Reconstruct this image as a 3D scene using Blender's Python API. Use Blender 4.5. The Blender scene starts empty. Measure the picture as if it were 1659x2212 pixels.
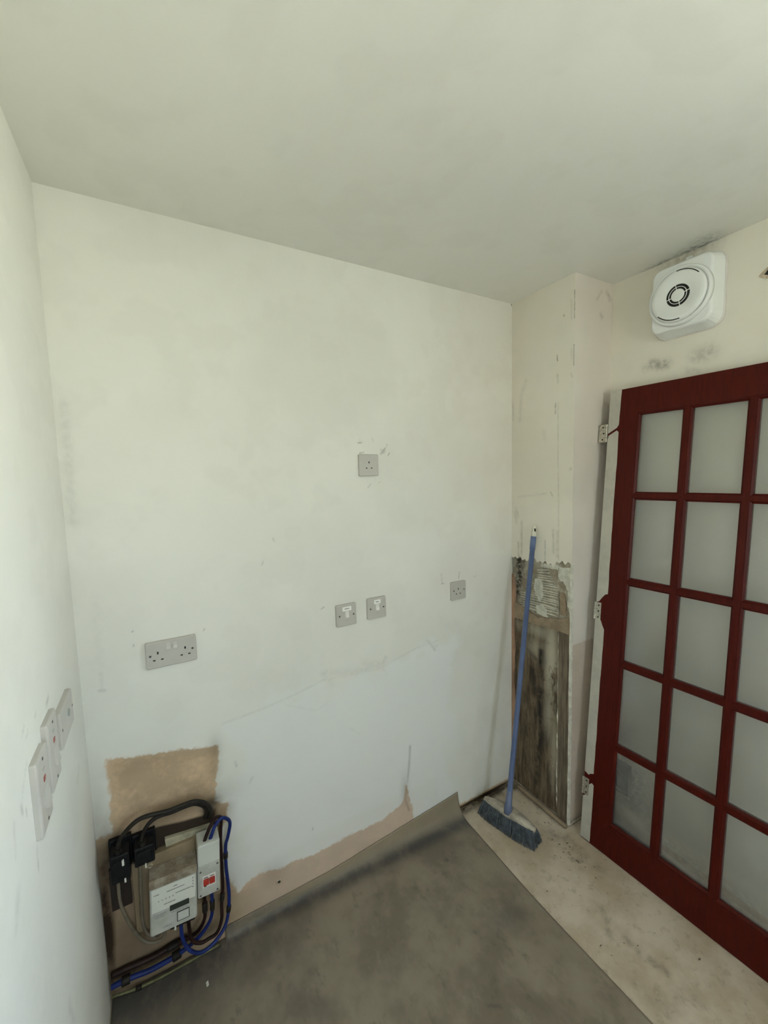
import bpy, bmesh, math, random
import numpy as np
from mathutils import Vector, Matrix

random.seed(7)
rng = np.random.default_rng(7)
scene = bpy.context.scene
COL = scene.collection

# ------------------------------------------------------------------ camera
W, H, D1, X2, YR = 1.7814, 2.4471, 0.3404, 2.0345, -3.40
cd = bpy.data.cameras.new('camera')
cd.sensor_fit = 'HORIZONTAL'; cd.sensor_width = 36.0; cd.lens = 877.09 / 1659 * 36.0
cd.clip_start = 0.02; cd.clip_end = 100
cam = bpy.data.objects.new('camera', cd); COL.objects.link(cam)
cr = Vector((0.87080729, -0.49086615, -0.02729638)); cu = Vector((0.06717013, 0.06379178, 0.99570015))
cf = Vector((0.48701421, 0.86889644, -0.08852189))
m = Matrix.Identity(4)
for i in range(3):
    m[i][0], m[i][1], m[i][2] = cr[i], cu[i], -cf[i]
m[0][3], m[1][3], m[2][3] = 0.2316, -1.45467, 1.64295
cam.matrix_world = m
scene.camera = cam

# ------------------------------------------------------------------ world: overcast sky over a ground half brightened to lift the ceiling
SKY, GROUND, POWER = (0.76, 0.92, 1.06), (1.12, 1.16, 1.0), 9.0
wd_ = bpy.data.worlds.new('world'); scene.world = wd_; wd_.use_nodes = True
nt = wd_.node_tree; nt.nodes.clear()
tc = nt.nodes.new('ShaderNodeTexCoord'); sp = nt.nodes.new('ShaderNodeSeparateXYZ')
mp = nt.nodes.new('ShaderNodeMapRange'); mp.inputs['From Min'].default_value = -0.05; mp.inputs['From Max'].default_value = 0.08
mxw = nt.nodes.new('ShaderNodeMix'); mxw.data_type = 'RGBA'
mxw.inputs['A'].default_value = (*GROUND, 1); mxw.inputs['B'].default_value = (*SKY, 1)
bgn = nt.nodes.new('ShaderNodeBackground'); bgn.inputs['Strength'].default_value = POWER
out = nt.nodes.new('ShaderNodeOutputWorld')
nt.links.new(tc.outputs['Generated'], sp.inputs[0]); nt.links.new(sp.outputs['Z'], mp.inputs['Value'])
nt.links.new(mp.outputs['Result'], mxw.inputs['Factor']); nt.links.new(mxw.outputs['Result'], bgn.inputs['Color'])
nt.links.new(bgn.outputs[0], out.inputs['Surface'])

# daylight openings behind the camera: one window in the rear wall, one in the right wall
WIN_REAR = (0.38, 1.08, 0.95, 2.12)        # x0, x1, z0, z1 at y = YR
WIN_RIGHT = (-2.35, -1.18, 0.90, 2.26)     # y0, y1, z0, z1 at x = X2
def portal(name, loc, rot, sx, sy):
    l = bpy.data.lights.new(name, 'AREA'); l.shape = 'RECTANGLE'; l.size = sx; l.size_y = sy
    l.cycles.is_portal = True
    o = bpy.data.objects.new(name, l); COL.objects.link(o); o.location = loc; o.rotation_euler = rot
portal('daylight_portal_rear', ((WIN_REAR[0] + WIN_REAR[1]) / 2, YR - 0.02, (WIN_REAR[2] + WIN_REAR[3]) / 2), (math.radians(90), 0, 0),
       WIN_REAR[1] - WIN_REAR[0], WIN_REAR[3] - WIN_REAR[2])
portal('daylight_portal_right', (X2 + 0.02, (WIN_RIGHT[0] + WIN_RIGHT[1]) / 2, (WIN_RIGHT[2] + WIN_RIGHT[3]) / 2),
       (math.radians(90), 0, math.radians(90)), WIN_RIGHT[1] - WIN_RIGHT[0], WIN_RIGHT[3] - WIN_RIGHT[2])

vs = scene.view_settings
vs.view_transform = 'Standard'; vs.look = 'None'; vs.gamma = 1.0; vs.use_curve_mapping = False
vs.exposure = 0.58
scene.cycles.max_bounces = 6; scene.cycles.diffuse_bounces = 5; scene.cycles.use_adaptive_sampling = True; scene.cycles.adaptive_threshold = 0.16; scene.cycles.transparent_max_bounces = 16

# ------------------------------------------------------------------ material helpers
class NB:
    def __init__(self, name):
        self.mat = bpy.data.materials.new(name); self.mat.use_nodes = True
        self.t = self.mat.node_tree; self.t.nodes.clear()
        self.tc = self.t.nodes.new('ShaderNodeTexCoord')
    def n(self, kind, **kw):
        x = self.t.nodes.new(kind)
        for k, v in kw.items(): setattr(x, k, v)
        return x
    def put(self, sock, v):
        if isinstance(v, bpy.types.NodeSocket): self.t.links.new(v, sock)
        elif isinstance(v, (tuple, list)):
            sock.default_value = tuple(v) + (1.0,) if len(v) == 3 and sock.type == 'RGBA' else tuple(v)
        else: sock.default_value = v
    def coord(self, scale=(1, 1, 1)):
        mp_ = self.n('ShaderNodeMapping'); self.t.links.new(self.tc.outputs['Object'], mp_.inputs['Vector'])
        mp_.inputs['Scale'].default_value = scale
        return mp_.outputs['Vector']
    def noise(self, scale, detail=4, rough=0.6, stretch=(1, 1, 1), dist=0.0):
        x = self.n('ShaderNodeTexNoise'); x.inputs['Scale'].default_value = scale; x.inputs['Detail'].default_value = detail
        x.inputs['Roughness'].default_value = rough; x.inputs['Distortion'].default_value = dist
        self.t.links.new(self.coord(stretch), x.inputs['Vector'])
        return x.outputs['Fac']
    def math(self, op, a, b=0.0, c=None, clamp=False):
        x = self.n('ShaderNodeMath', operation=op, use_clamp=clamp)
        self.put(x.inputs[0], a); self.put(x.inputs[1], b)
        if c is not None: self.put(x.inputs[2], c)
        return x.outputs[0]
    def step(self, v, lo, hi, a=0.0, b=1.0):
        x = self.n('ShaderNodeMapRange', interpolation_type='SMOOTHSTEP')
        self.put(x.inputs['Value'], v); x.inputs['From Min'].default_value = lo; x.inputs['From Max'].default_value = hi
        x.inputs['To Min'].default_value = a; x.inputs['To Max'].default_value = b
        return x.outputs['Result']
    def mix(self, a, b, f):
        x = self.n('ShaderNodeMix', data_type='RGBA')
        self.put(x.inputs['Factor'], f); self.put(x.inputs[6], a); self.put(x.inputs[7], b)
        return x.outputs[2]
    def attr(self, name):
        x = self.n('ShaderNodeAttribute', attribute_name=name); return x.outputs['Fac']
    def bump(self, h, strength=0.3, dist=0.005):
        x = self.n('ShaderNodeBump'); x.inputs['Strength'].default_value = strength; x.inputs['Distance'].default_value = dist
        self.t.links.new(h, x.inputs['Height']); return x.outputs['Normal']
    def done(self, color, rough=0.6, normal=None, metallic=0.0, spec=0.5, coat=0.0):
        b = self.n('ShaderNodeBsdfPrincipled'); self.put(b.inputs['Base Color'], color); self.put(b.inputs['Roughness'], rough)
        self.put(b.inputs['Metallic'], metallic); self.put(b.inputs['Specular IOR Level'], spec); self.put(b.inputs['Coat Weight'], coat)
        if normal is not None: self.t.links.new(normal, b.inputs['Normal'])
        o = self.n('ShaderNodeOutputMaterial'); self.t.links.new(b.outputs[0], o.inputs['Surface'])
        return self.mat

def plain(name, c, rough=0.5, var=0.12, scale=30, bump=0.05, metallic=0.0, spec=0.5, stretch=(1, 1, 1), coat=0.0):
    k = NB(name); f = k.noise(scale, 3, 0.6, stretch)
    d = tuple(x * (1 - var) for x in c); l = tuple(min(1, x * (1 + var)) for x in c)
    return k.done(k.mix(d, l, k.step(f, 0.3, 0.7)), rough, (k.bump(k.noise(scale * 4, 1, 0.6, stretch), bump, 0.002) if bump >= 0.1 else None), metallic, spec, coat)

def wall_paint(name, a=(0.80, 0.785, 0.725), b=(0.755, 0.74, 0.68), tan=(0.60, 0.43, 0.275), tv=(0.78, 1.15), pink=(0.70, 0.62, 0.54)):
    """the attributes cloud / mottle are smooth noise stored on the wall grids"""
    k = NB(name)
    big = k.attr('cloud'); mid = k.attr('mottle'); fine = k.noise(55, 3, 0.6)
    c = k.mix(b, a, k.step(big, -0.6, 0.5))
    c = k.mix(c, (0.70, 0.68, 0.625), k.math('MULTIPLY', k.step(mid, 0.1, 0.6), 0.22))
    c = k.mix(c, pink, k.math('MULTIPLY', k.attr('pink'), k.step(mid, -0.6, 0.6, 0.55, 1.0)))
    wm = k.step(k.math('ADD', k.attr('white'), k.math('MULTIPLY', mid, 0.08)), -0.03, 0.05)
    c = k.mix(c, (0.80, 0.80, 0.78), k.math('MULTIPLY', wm, 0.75))
    edge = k.math('ADD', k.math('MULTIPLY', mid, 0.010), k.math('MULTIPLY', k.math('SUBTRACT', fine, 0.5), 0.028))
    bm_ = k.step(k.math('ADD', k.attr('bare'), edge), -0.004, 0.007)
    t2 = k.mix(tuple(x * tv[0] for x in tan), tuple(min(1, x * tv[1]) for x in tan), k.step(k.math('ADD', k.math('MULTIPLY', mid, 0.2), k.math('MULTIPLY', fine, 0.4)), 0.05, 0.36))
    t2 = k.mix(t2, (0.62, 0.475, 0.38), k.math('MULTIPLY', k.attr('pink'), 0.8))
    c = k.mix(c, t2, k.math('MULTIPLY', bm_, 0.95))
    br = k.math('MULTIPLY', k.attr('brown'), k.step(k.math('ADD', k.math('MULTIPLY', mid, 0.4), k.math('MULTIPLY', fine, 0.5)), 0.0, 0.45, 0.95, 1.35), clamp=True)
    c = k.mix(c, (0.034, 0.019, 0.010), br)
    dm = k.math('MULTIPLY', k.attr('dirt_shade'), k.step(fine, 0.3, 0.65, 0.35, 1.15), clamp=True)
    c = k.mix(c, (0.055, 0.050, 0.040), dm)
    return k.done(c, 0.72, k.bump(k.noise(26, 2, 0.6), 0.16, 0.004), 0.0, 0.28)

MAT = {}
MAT['wall'] = wall_paint('worn_wall_paint')
MAT['wall_r'] = wall_paint('cream_wall_paint', (0.80, 0.755, 0.66), (0.75, 0.70, 0.60))
MAT['wall_s'] = wall_paint('pinkish_plaster_paint', (0.76, 0.69, 0.615), (0.70, 0.63, 0.56), (0.57, 0.47, 0.385), tv=(0.93, 1.05))
MAT['ceiling'] = wall_paint('ceiling_paint', (0.80, 0.79, 0.735), (0.785, 0.775, 0.72))
k = NB('screed_floor'); a_ = k.noise(5, 4, 0.65); b_ = k.noise(26, 3, 0.7)
col = k.mix((0.47, 0.378, 0.275), (0.62, 0.53, 0.43), k.step(a_, 0.35, 0.65))
col = k.mix(col, (0.27, 0.215, 0.15), k.math('MULTIPLY', k.step(b_, 0.52, 0.72), 0.45))
col = k.mix(col, (0.07, 0.055, 0.04), k.math('MULTIPLY', k.attr('dirt_shade'), k.step(b_, 0.3, 0.6, 0.4, 1.1), clamp=True))
MAT['floor'] = k.done(col, k.step(a_, 0.3, 0.7, 0.42, 0.6), k.bump(k.noise(60, 2, 0.6), 0.12, 0.002))
k = NB('worn_vinyl'); a_ = k.noise(4, 4, 0.65); b_ = k.noise(18, 4, 0.7, (1, 0.6, 1))
col = k.mix((0.178, 0.143, 0.104), (0.272, 0.224, 0.168), k.step(a_, 0.35, 0.65))
col = k.mix(col, (0.30, 0.262, 0.205), k.math('MULTIPLY', k.step(b_, 0.5, 0.75), 0.5))
col = k.mix(col, (0.105, 0.088, 0.065), k.math('MULTIPLY', k.step(b_, 0.46, 0.28), 0.5))
col = k.mix(col, (0.33, 0.265, 0.18), k.attr('bare'))  # here this attribute carries the painted light on the upturned edge
col = k.mix(col, (0.045, 0.045, 0.05), k.math('MULTIPLY', k.attr('dirt_shade'), k.step(b_, 0.3, 0.6, 0.6, 1.1), clamp=True))
MAT['vinyl'] = k.done(col, k.step(b_, 0.3, 0.7, 0.48, 0.66), k.bump(k.noise(120, 1, 0.6), 0.08, 0.001))
k = NB('mahogany_stain'); g_ = k.noise(14, 6, 0.65, (9, 9, 0.7)); f_ = k.noise(60, 4, 0.6, (6, 6, 0.5))
col = k.mix((0.050, 0.0040, 0.002), (0.084, 0.0078, 0.0036), k.step(g_, 0.2, 0.8))
MAT['red'] = k.done(col, 0.40, k.bump(f_, 0.04, 0.001), 0, 0.16)
MAT['stripwhite'] = plain('old_primer_paint', (0.47, 0.445, 0.385), 0.7, 0.09, 16, 0.15)
MAT['grey_plate'] = plain('grey_white_plastic', (0.515, 0.488, 0.445), 0.38, 0.04, 12, 0.02)
MAT['rocker'] = plain('pale_rocker_plastic', (0.74, 0.72, 0.67), 0.35, 0.03, 12, 0.02)
MAT['soft_rocker'] = plain('soft_grey_rocker', (0.575, 0.55, 0.50), 0.38, 0.03, 12, 0.02)
MAT['white'] = plain('white_plastic', (0.60, 0.605, 0.56), 0.3, 0.03, 10, 0.01)
MAT['fan'] = plain('glossy_white_plastic', (0.82, 0.835, 0.82), 0.22, 0.02, 8, 0.01)
MAT['fan_base'] = plain('pinkish_white_plastic', (0.70, 0.66, 0.63), 0.35, 0.03, 8, 0.01)
MAT['label'] = plain('paper_label', (0.70, 0.70, 0.64), 0.6, 0.02, 20, 0.02)
MAT['sticker'] = plain('white_sticker', (0.86, 0.85, 0.80), 0.55, 0.02, 20, 0.02)
MAT['ink'] = plain('dark_print', (0.07, 0.07, 0.065), 0.6, 0.1, 90, 0.02)
MAT['greyink'] = plain('grey_print', (0.33, 0.34, 0.32), 0.6, 0.1, 90, 0.02)
MAT['hole'] = plain('dark_opening', (0.012, 0.011, 0.010), 0.8, 0.2, 60, 0.05)
MAT['screw'] = plain('dull_screw_steel', (0.16, 0.155, 0.145), 0.4, 0.2, 200, 0.1, 0.8)
MAT['steel'] = plain('tarnished_hinge_steel', (0.55, 0.52, 0.44), 0.38, 0.25, 120, 0.15, 0.75)
MAT['neon'] = plain('red_neon_lens', (0.33, 0.04, 0.03), 0.3, 0.1, 60, 0.02)
MAT['redswitch'] = plain('red_toggle_plastic', (0.45, 0.035, 0.022), 0.35, 0.12, 60, 0.02)
MAT['black'] = plain('black_bakelite', (0.009, 0.009, 0.010), 0.45, 0.3, 60, 0.1, 0.0, 0.22)
MAT['rubber'] = plain('black_cable_sheath', (0.018, 0.0145, 0.011), 0.5, 0.4, 40, 0.15, 0.0, 0.25)
MAT['bluec'] = plain('blue_cable_sheath', (0.010, 0.024, 0.15), 0.42, 0.2, 40, 0.05, 0.0, 0.3)
MAT['brownc'] = plain('brown_cable_sheath', (0.022, 0.008, 0.006), 0.45, 0.3, 40, 0.05, 0.0, 0.25)
MAT['greyc'] = plain('grey_cable_sheath', (0.17, 0.14, 0.10), 0.55, 0.2, 30, 0.1)
MAT['earth'] = plain('yellow_green_sheath', (0.14, 0.132, 0.055), 0.5, 0.35, 30, 0.1)
MAT['board'] = plain('dusty_plywood', (0.29, 0.215, 0.13), 0.75, 0.22, 14, 0.2, stretch=(1, 1, 0.25))
MAT['dark_board'] = plain('dark_stained_board', (0.030, 0.018, 0.012), 0.7, 0.3, 20, 0.2)
MAT['batten'] = plain('grimy_cream_batten', (0.40, 0.365, 0.265), 0.65, 0.25, 26, 0.2)
k = NB('meter_case'); f_ = k.noise(22, 5, 0.65)
MAT['meter'] = k.done(k.mix((0.44, 0.44, 0.395), (0.54, 0.54, 0.50), k.step(f_, 0.35, 0.65)), 0.45, k.bump(f_, 0.05, 0.001))
k = NB('settled_dust'); f_ = k.noise(30, 6, 0.7)
MAT['dust'] = k.done(k.mix((0.20, 0.155, 0.105), (0.37, 0.32, 0.25), k.step(f_, 0.35, 0.68)), 0.85, k.bump(f_, 0.2, 0.001))
MAT['lcd'] = plain('dark_lcd_glass', (0.045, 0.052, 0.042), 0.18, 0.1, 20, 0.0)
MAT['blue_pole'] = plain('blue_broom_pole', (0.115, 0.158, 0.30), 0.38, 0.1, 18, 0.03)
MAT['cap'] = plain('cream_pole_cap', (0.62, 0.59, 0.49), 0.5, 0.12, 60, 0.05)
MAT['ferrule'] = plain('blue_grey_ferrule', (0.13, 0.16, 0.27), 0.45, 0.12, 40, 0.05)
MAT['broom_block'] = plain('dirty_white_block', (0.40, 0.355, 0.285), 0.6, 0.35, 18, 0.2)
MAT['bristle'] = plain('slate_bristles', (0.080, 0.096, 0.112), 0.6, 0.4, 50, 0.1)
MAT['plug'] = plain('chipped_plaster', (0.52, 0.42, 0.31), 0.85, 0.2, 60, 0.3)
MAT['pvc'] = plain('white_upvc', (0.8, 0.8, 0.78), 0.35, 0.03, 8, 0.01)
MAT['back_box'] = plain('galvanised_back_box', (0.045, 0.045, 0.043), 0.4, 0.3, 60, 0.1, 0.5)
# pier materials
k = NB('weathered_grey_wood'); g_ = k.noise(20, 7, 0.7, (1, 6, 0.35), 0.3); f_ = k.noise(80, 5, 0.7, (1, 5, 0.2)); bb = k.noise(4, 3, 0.5)
col = k.mix((0.105, 0.078, 0.050), (0.225, 0.178, 0.122), k.step(g_, 0.36, 0.64)); col = k.mix(col, (0.065, 0.048, 0.03), k.math('MULTIPLY', k.step(bb, 0.5, 0.7), 0.5))
MAT['oldwood'] = k.done(col, 0.8, k.bump(f_, 0.5, 0.003))
k = NB('mouldy_board'); st = k.noise(10, 7, 0.72, (1, 3.0, 0.45), 0.3); bb = k.noise(13, 6, 0.7, (1, 1, 0.7)); f_ = k.noise(70, 5, 0.7, (1, 2, 0.6))
col = k.mix((0.062, 0.040, 0.022), (0.195, 0.142, 0.088), k.step(st, 0.38, 0.60))
col = k.mix(col, (0.50, 0.455, 0.35), k.math('MULTIPLY', k.attr('white'), k.step(bb, 0.36, 0.50)))
col = k.mix(col, (0.018, 0.013, 0.009), k.math('MULTIPLY', k.attr('dirt_shade'), k.step(bb, 0.40, 0.56, 0.25, 1.35), clamp=True))
col = k.mix(col, (0.55, 0.52, 0.43), k.step(k.noise(95, 3, 0.6), 0.71, 0.74))
MAT['mould'] = k.done(col, 0.82, k.bump(k.math('ADD', f_, bb), 0.5, 0.004))
k = NB('patchy_bonding'); bb = k.noise(16, 6, 0.7); f_ = k.noise(70, 5, 0.7)
col = k.mix((0.28, 0.225, 0.16), (0.47, 0.43, 0.345), k.step(bb, 0.36, 0.62)); col = k.mix(col, (0.03, 0.024, 0.016), k.math('MULTIPLY', k.attr('dirt_shade'), k.step(f_, 0.35, 0.6, 0.3, 1.3), clamp=True))
MAT['bonding'] = k.done(col, 0.85, k.bump(k.math('ADD', f_, bb), 0.5, 0.004))
MAT['adhesive'] = plain('white_tile_adhesive', (0.60, 0.58, 0.49), 0.8, 0.15, 40, 0.3)
MAT['groove'] = plain('grimy_adhesive', (0.30, 0.265, 0.20), 0.85, 0.3, 40, 0.3)
MAT['render'] = plain('brown_render', (0.30, 0.225, 0.150), 0.85, 0.2, 24, 0.4)
MAT['orange'] = plain('raw_orange_plaster', (0.36, 0.215, 0.135), 0.85, 0.3, 30, 0.4, stretch=(1, 1, 0.3))
MAT['bead'] = plain('flaking_white_bead', (0.66, 0.63, 0.54), 0.7, 0.15, 40, 0.3)
# glass
def glass(name, tint, haze, hazecol, gloss=0.07, grough=0.03):
    k = NB(name)
    tr = k.n('ShaderNodeBsdfTransparent'); tr.inputs[0].default_value = (*tint, 1)
    df = k.n('ShaderNodeBsdfTranslucent'); df.inputs[0].default_value = (*hazecol, 1)
    d2 = k.n('ShaderNodeBsdfDiffuse'); d2.inputs[0].default_value = (*hazecol, 1)
    ad = k.n('ShaderNodeMixShader'); ad.inputs[0].default_value = 0.65
    k.t.links.new(df.outputs[0], ad.inputs[1]); k.t.links.new(d2.outputs[0], ad.inputs[2])
    m1 = k.n('ShaderNodeMixShader')
    k.put(m1.inputs[0], haze); k.t.links.new(tr.outputs[0], m1.inputs[1]); k.t.links.new(ad.outputs[0], m1.inputs[2])
    gl = k.n('ShaderNodeBsdfGlossy'); gl.inputs['Roughness'].default_value = grough; gl.inputs['Color'].default_value = (1, 1, 1, 1)
    fr = k.n('ShaderNodeFresnel'); fr.inputs['IOR'].default_value = 1.55
    m2 = k.n('ShaderNodeMixShader'); k.put(m2.inputs[0], fr.outputs[0])
    k.t.links.new(m1.outputs[0], m2.inputs[1]); k.t.links.new(gl.outputs[0], m2.inputs[2])
    o = k.n('ShaderNodeOutputMaterial'); k.t.links.new(m2.outputs[0], o.inputs['Surface'])
    return k.mat
MAT['pane'] = glass('dusty_door_glass', (0.985, 0.99, 0.985), 0.10, (0.94, 0.96, 0.95), grough=0.10)
MAT['window_glass'] = glass('clear_window_glass', (0.97, 0.98, 0.98), 0.02, (0.7, 0.7, 0.7))

# ------------------------------------------------------------------ mesh helpers
def link(name, me, mat, parent=None, smooth=False):
    o = bpy.data.objects.new(name, me); COL.objects.link(o)
    if mat is not None and not me.materials: me.materials.append(MAT[mat] if isinstance(mat, str) else mat)
    if parent is not None: o.parent = parent
    if smooth: me.shade_smooth()
    return o
def tag(o, label, cat, group=None, kind=None):
    o['label'] = label
    if cat: o['category'] = cat
    if group: o['group'] = group
    if kind: o['kind'] = kind
    return o
def structure(o, label=None):
    o['kind'] = 'structure'
    if label: o['label'] = label
    return o
def empty(name, loc, rotz=0.0, mat=None):
    o = bpy.data.objects.new(name, None); COL.objects.link(o); o.empty_display_size = 0.05
    if mat is not None: o.matrix_world = mat
    else: o.location = loc; o.rotation_euler = (0, 0, rotz)
    return o
class B:
    """collects faces into one mesh"""
    def __init__(s): s.v = []; s.f = []
    def add(s, vs_, fs):
        n = len(s.v); s.v += [tuple(v) for v in vs_]; s.f += [tuple(i + n for i in f) for f in fs]; return s
    def box(s, x0, x1, y0, y1, z0, z1, ch=0.0):
        x0, x1 = min(x0, x1), max(x0, x1); y0, y1 = min(y0, y1), max(y0, y1); z0, z1 = min(z0, z1), max(z0, z1)
        if ch <= 0:
            v = [(x, y, z) for z in (z0, z1) for y in (y0, y1) for x in (x0, x1)]
            return s.add(v, [(0, 2, 3, 1), (4, 5, 7, 6), (0, 1, 5, 4), (2, 6, 7, 3), (0, 4, 6, 2), (1, 3, 7, 5)])
        bm = bmesh.new(); bmesh.ops.create_cube(bm, size=1.0)
        for q in bm.verts:
            q.co = Vector(((x0 + x1) / 2 + q.co.x * (x1 - x0), (y0 + y1) / 2 + q.co.y * (y1 - y0), (z0 + z1) / 2 + q.co.z * (z1 - z0)))
        bmesh.ops.bevel(bm, geom=bm.edges[:], offset=ch, segments=2, affect='EDGES', profile=0.5)
        bm.verts.index_update()
        s.add([q.co for q in bm.verts], [[q.index for q in f.verts] for f in bm.faces]); bm.free(); return s
    def prism(s, poly, fn, d0, d1):
        """poly in 2-D, fn(a, b, d) -> xyz"""
        n = len(poly)
        area = sum(poly[i][0] * poly[(i + 1) % n][1] - poly[(i + 1) % n][0] * poly[i][1] for i in range(n))
        v = [fn(a, b, d0) for a, b in poly] + [fn(a, b, d1) for a, b in poly]
        fs = [tuple(range(n))[::-1], tuple(range(n, 2 * n))] + [(i, (i + 1) % n, n + (i + 1) % n, n + i) for i in range(n)]
        return s.add(v, fs)
    def loft(s, rings, cap0=True, cap1=True):
        n = len(rings[0]); b0 = len(s.v)
        for r in rings: s.v += [tuple(q) for q in r]
        for j in range(len(rings) - 1):
            for i in range(n):
                s.f.append((b0 + j * n + i, b0 + j * n + (i + 1) % n, b0 + (j + 1) * n + (i + 1) % n, b0 + (j + 1) * n + i))
        if cap0: s.f.append(tuple(b0 + i for i in range(n))[::-1])
        if cap1: s.f.append(tuple(b0 + (len(rings) - 1) * n + i for i in range(n)))
        return s
    def tube(s, pts, r, seg=10, cap=True):
        pts = [Vector(q) for q in pts]; rings = []; up = None
        for i, q in enumerate(pts):
            t = (pts[min(i + 1, len(pts) - 1)] - pts[max(i - 1, 0)]).normalized()
            if up is None: up = t.orthogonal().normalized()
            up = (up - t * up.dot(t)).normalized(); sd = t.cross(up)
            rr = r[i] if isinstance(r, (list, tuple)) else r
            rings.append([q + (up * math.cos(2 * math.pi * j / seg) + sd * math.sin(2 * math.pi * j / seg)) * rr for j in range(seg)])
        return s.loft(rings, cap, cap)
    def mesh(s, name):
        me = bpy.data.meshes.new(name); me.from_pydata(s.v, [], s.f)
        bm = bmesh.new(); bm.from_mesh(me); bmesh.ops.recalc_face_normals(bm, faces=bm.faces); bm.to_mesh(me); bm.free()
        me.update(); return me
    def obj(s, name, mat, parent=None, smooth=False): return link(name, s.mesh(name), mat, parent, smooth)
def smooth_pts(pts, n=8):
    P = [Vector(q) for q in pts]; P = [P[0] * 2 - P[1]] + P + [P[-1] * 2 - P[-2]]; o = []
    for i in range(1, len(P) - 2):
        for j in range(n):
            t = j / n
            o.append(0.5 * ((2 * P[i]) + (P[i + 1] - P[i - 1]) * t + (2 * P[i - 1] - 5 * P[i] + 4 * P[i + 1] - P[i + 2]) * t * t
                            + (3 * P[i] - P[i - 1] - 3 * P[i + 1] + P[i + 2]) * t ** 3))
    o.append(P[-2]); return o
def rrect(w, h, r, seg=5):
    o = []
    for cx, cz, a0 in ((w / 2 - r, h / 2 - r, 0), (-w / 2 + r, h / 2 - r, 90), (-w / 2 + r, -h / 2 + r, 180), (w / 2 - r, -h / 2 + r, 270)):
        for j in range(seg + 1):
            a = math.radians(a0 + 90 * j / seg); o.append((cx + r * math.cos(a), cz + r * math.sin(a)))
    return o
def plate(w, h, r, levels, cx=0, cz=0):
    """levels: (distance out of the wall, inset); local wall plane is XZ, outwards is -Y"""
    b = B(); rings = []
    for d, ins in levels: rings.append([(cx + x, -d, cz + z) for x, z in rrect(w - 2 * ins, h - 2 * ins, max(r - ins, 0.0005))])
    return b.loft(rings)
def disc(b, cx, cz, r, d0, d1, seg=24):
    b.loft([[(cx + r * math.cos(2 * math.pi * j / seg), -d, cz + r * math.sin(2 * math.pi * j / seg)) for j in range(seg)] for d in (d0, d1)]); return b
def lathe(b, cx, cz, prof, seg=40, cap0=True, cap1=True):
    b.loft([[(cx + r * math.cos(2 * math.pi * j / seg), -d, cz + r * math.sin(2 * math.pi * j / seg)) for j in range(seg)] for d, r in prof], cap0, cap1); return b

# ------------------------------------------------------------------ stain and painted-shade fields (numpy, in metres on each surface)
def dseg(U, V, pts):
    d = np.full(U.shape, 9.0)
    for (a, b), (c, e) in zip(pts[:-1], pts[1:]):
        dx, dy = c - a, e - b; L = dx * dx + dy * dy + 1e-12
        t = np.clip(((U - a) * dx + (V - b) * dy) / L, 0, 1)
        d = np.minimum(d, np.hypot(U - a - t * dx, V - b - t * dy))
    return d
def strokes(U, V, items, k=0.0011):
    o = np.zeros(U.shape)
    for pts, w, s in items: o = np.maximum(o, s * np.exp(-(dseg(U, V, pts) / (w * k)) ** 2))
    return o
def sdf(U, V, poly):
    ins = np.zeros(U.shape, bool); n = len(poly)
    for i in range(n):
        (x1, y1), (x2, y2) = poly[i], poly[(i + 1) % n]
        c = (y1 > V) != (y2 > V)
        ins ^= c & (U < (x2 - x1) * (V - y1) / (y2 - y1 + 1e-12) + x1)
    d = dseg(U, V, list(poly) + [poly[0]])
    return np.where(ins, d, -d)
def blob(U, V, u, v, ru, rv, s): return s * np.exp(-(((U - u) / ru) ** 2 + ((V - v) / rv) ** 2))
def grid(us, vs_, fn):
    """vertices + quads of a grid; fn(u, v) -> xyz arrays"""
    U, V = np.meshgrid(us, vs_); X, Y, Z = fn(U, V); n, m_ = U.shape
    idx = np.arange(n * m_).reshape(n, m_)
    q = np.stack([idx[:-1, :-1], idx[:-1, 1:], idx[1:, 1:], idx[1:, :-1]], -1).reshape(-1, 4)
    return np.stack([X.ravel(), Y.ravel(), Z.ravel()], 1), q, U.ravel(), V.ravel()
def surface(name, parts, mat, extra=None, smooth=False):
    """parts: list of (co, quads, {attr: values}); extra: B with plain faces"""
    cos, qs, at = [], [], {}
    n0 = 0
    keys = {'bare': -1.0, 'white': -1.0, 'dirt_shade': 0.0, 'brown': 0.0, 'pink': 0.0, 'cloud': 0.0, 'mottle': 0.0}
    for co, q, a in parts:
        ua_ = co[:, 0] + co[:, 1] if np.ptp(co[:, 2]) > 0.3 else co[:, 0]; va_ = co[:, 2] if np.ptp(co[:, 2]) > 0.3 else co[:, 1]
        a = dict(a, cloud=vnoise(ua_, va_, 2.4, 3, 4), mottle=vnoise(ua_, va_, 9.0, 5, 4))
        cos.append(co); qs.append(q + n0); n0 += len(co)
        for kk, dv in keys.items(): at.setdefault(kk, []).append(np.asarray(a.get(kk, np.full(len(co), dv)), float))
    V = np.concatenate(cos).tolist(); F = np.concatenate(qs).tolist()
    if extra is not None:
        V += [tuple(v) for v in extra.v]; F += [tuple(i + n0 for i in f) for f in extra.f]
        for kk, dv in keys.items(): at[kk].append(np.full(len(extra.v), dv))
    me = bpy.data.meshes.new(name); me.from_pydata(V, [], F)
    for kk in keys:
        A = me.attributes.new(kk, 'FLOAT', 'POINT'); A.data.foreach_set('value', np.concatenate(at[kk]).astype(np.float32))
    me.update(); return link(name, me, mat, None, smooth)
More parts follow.
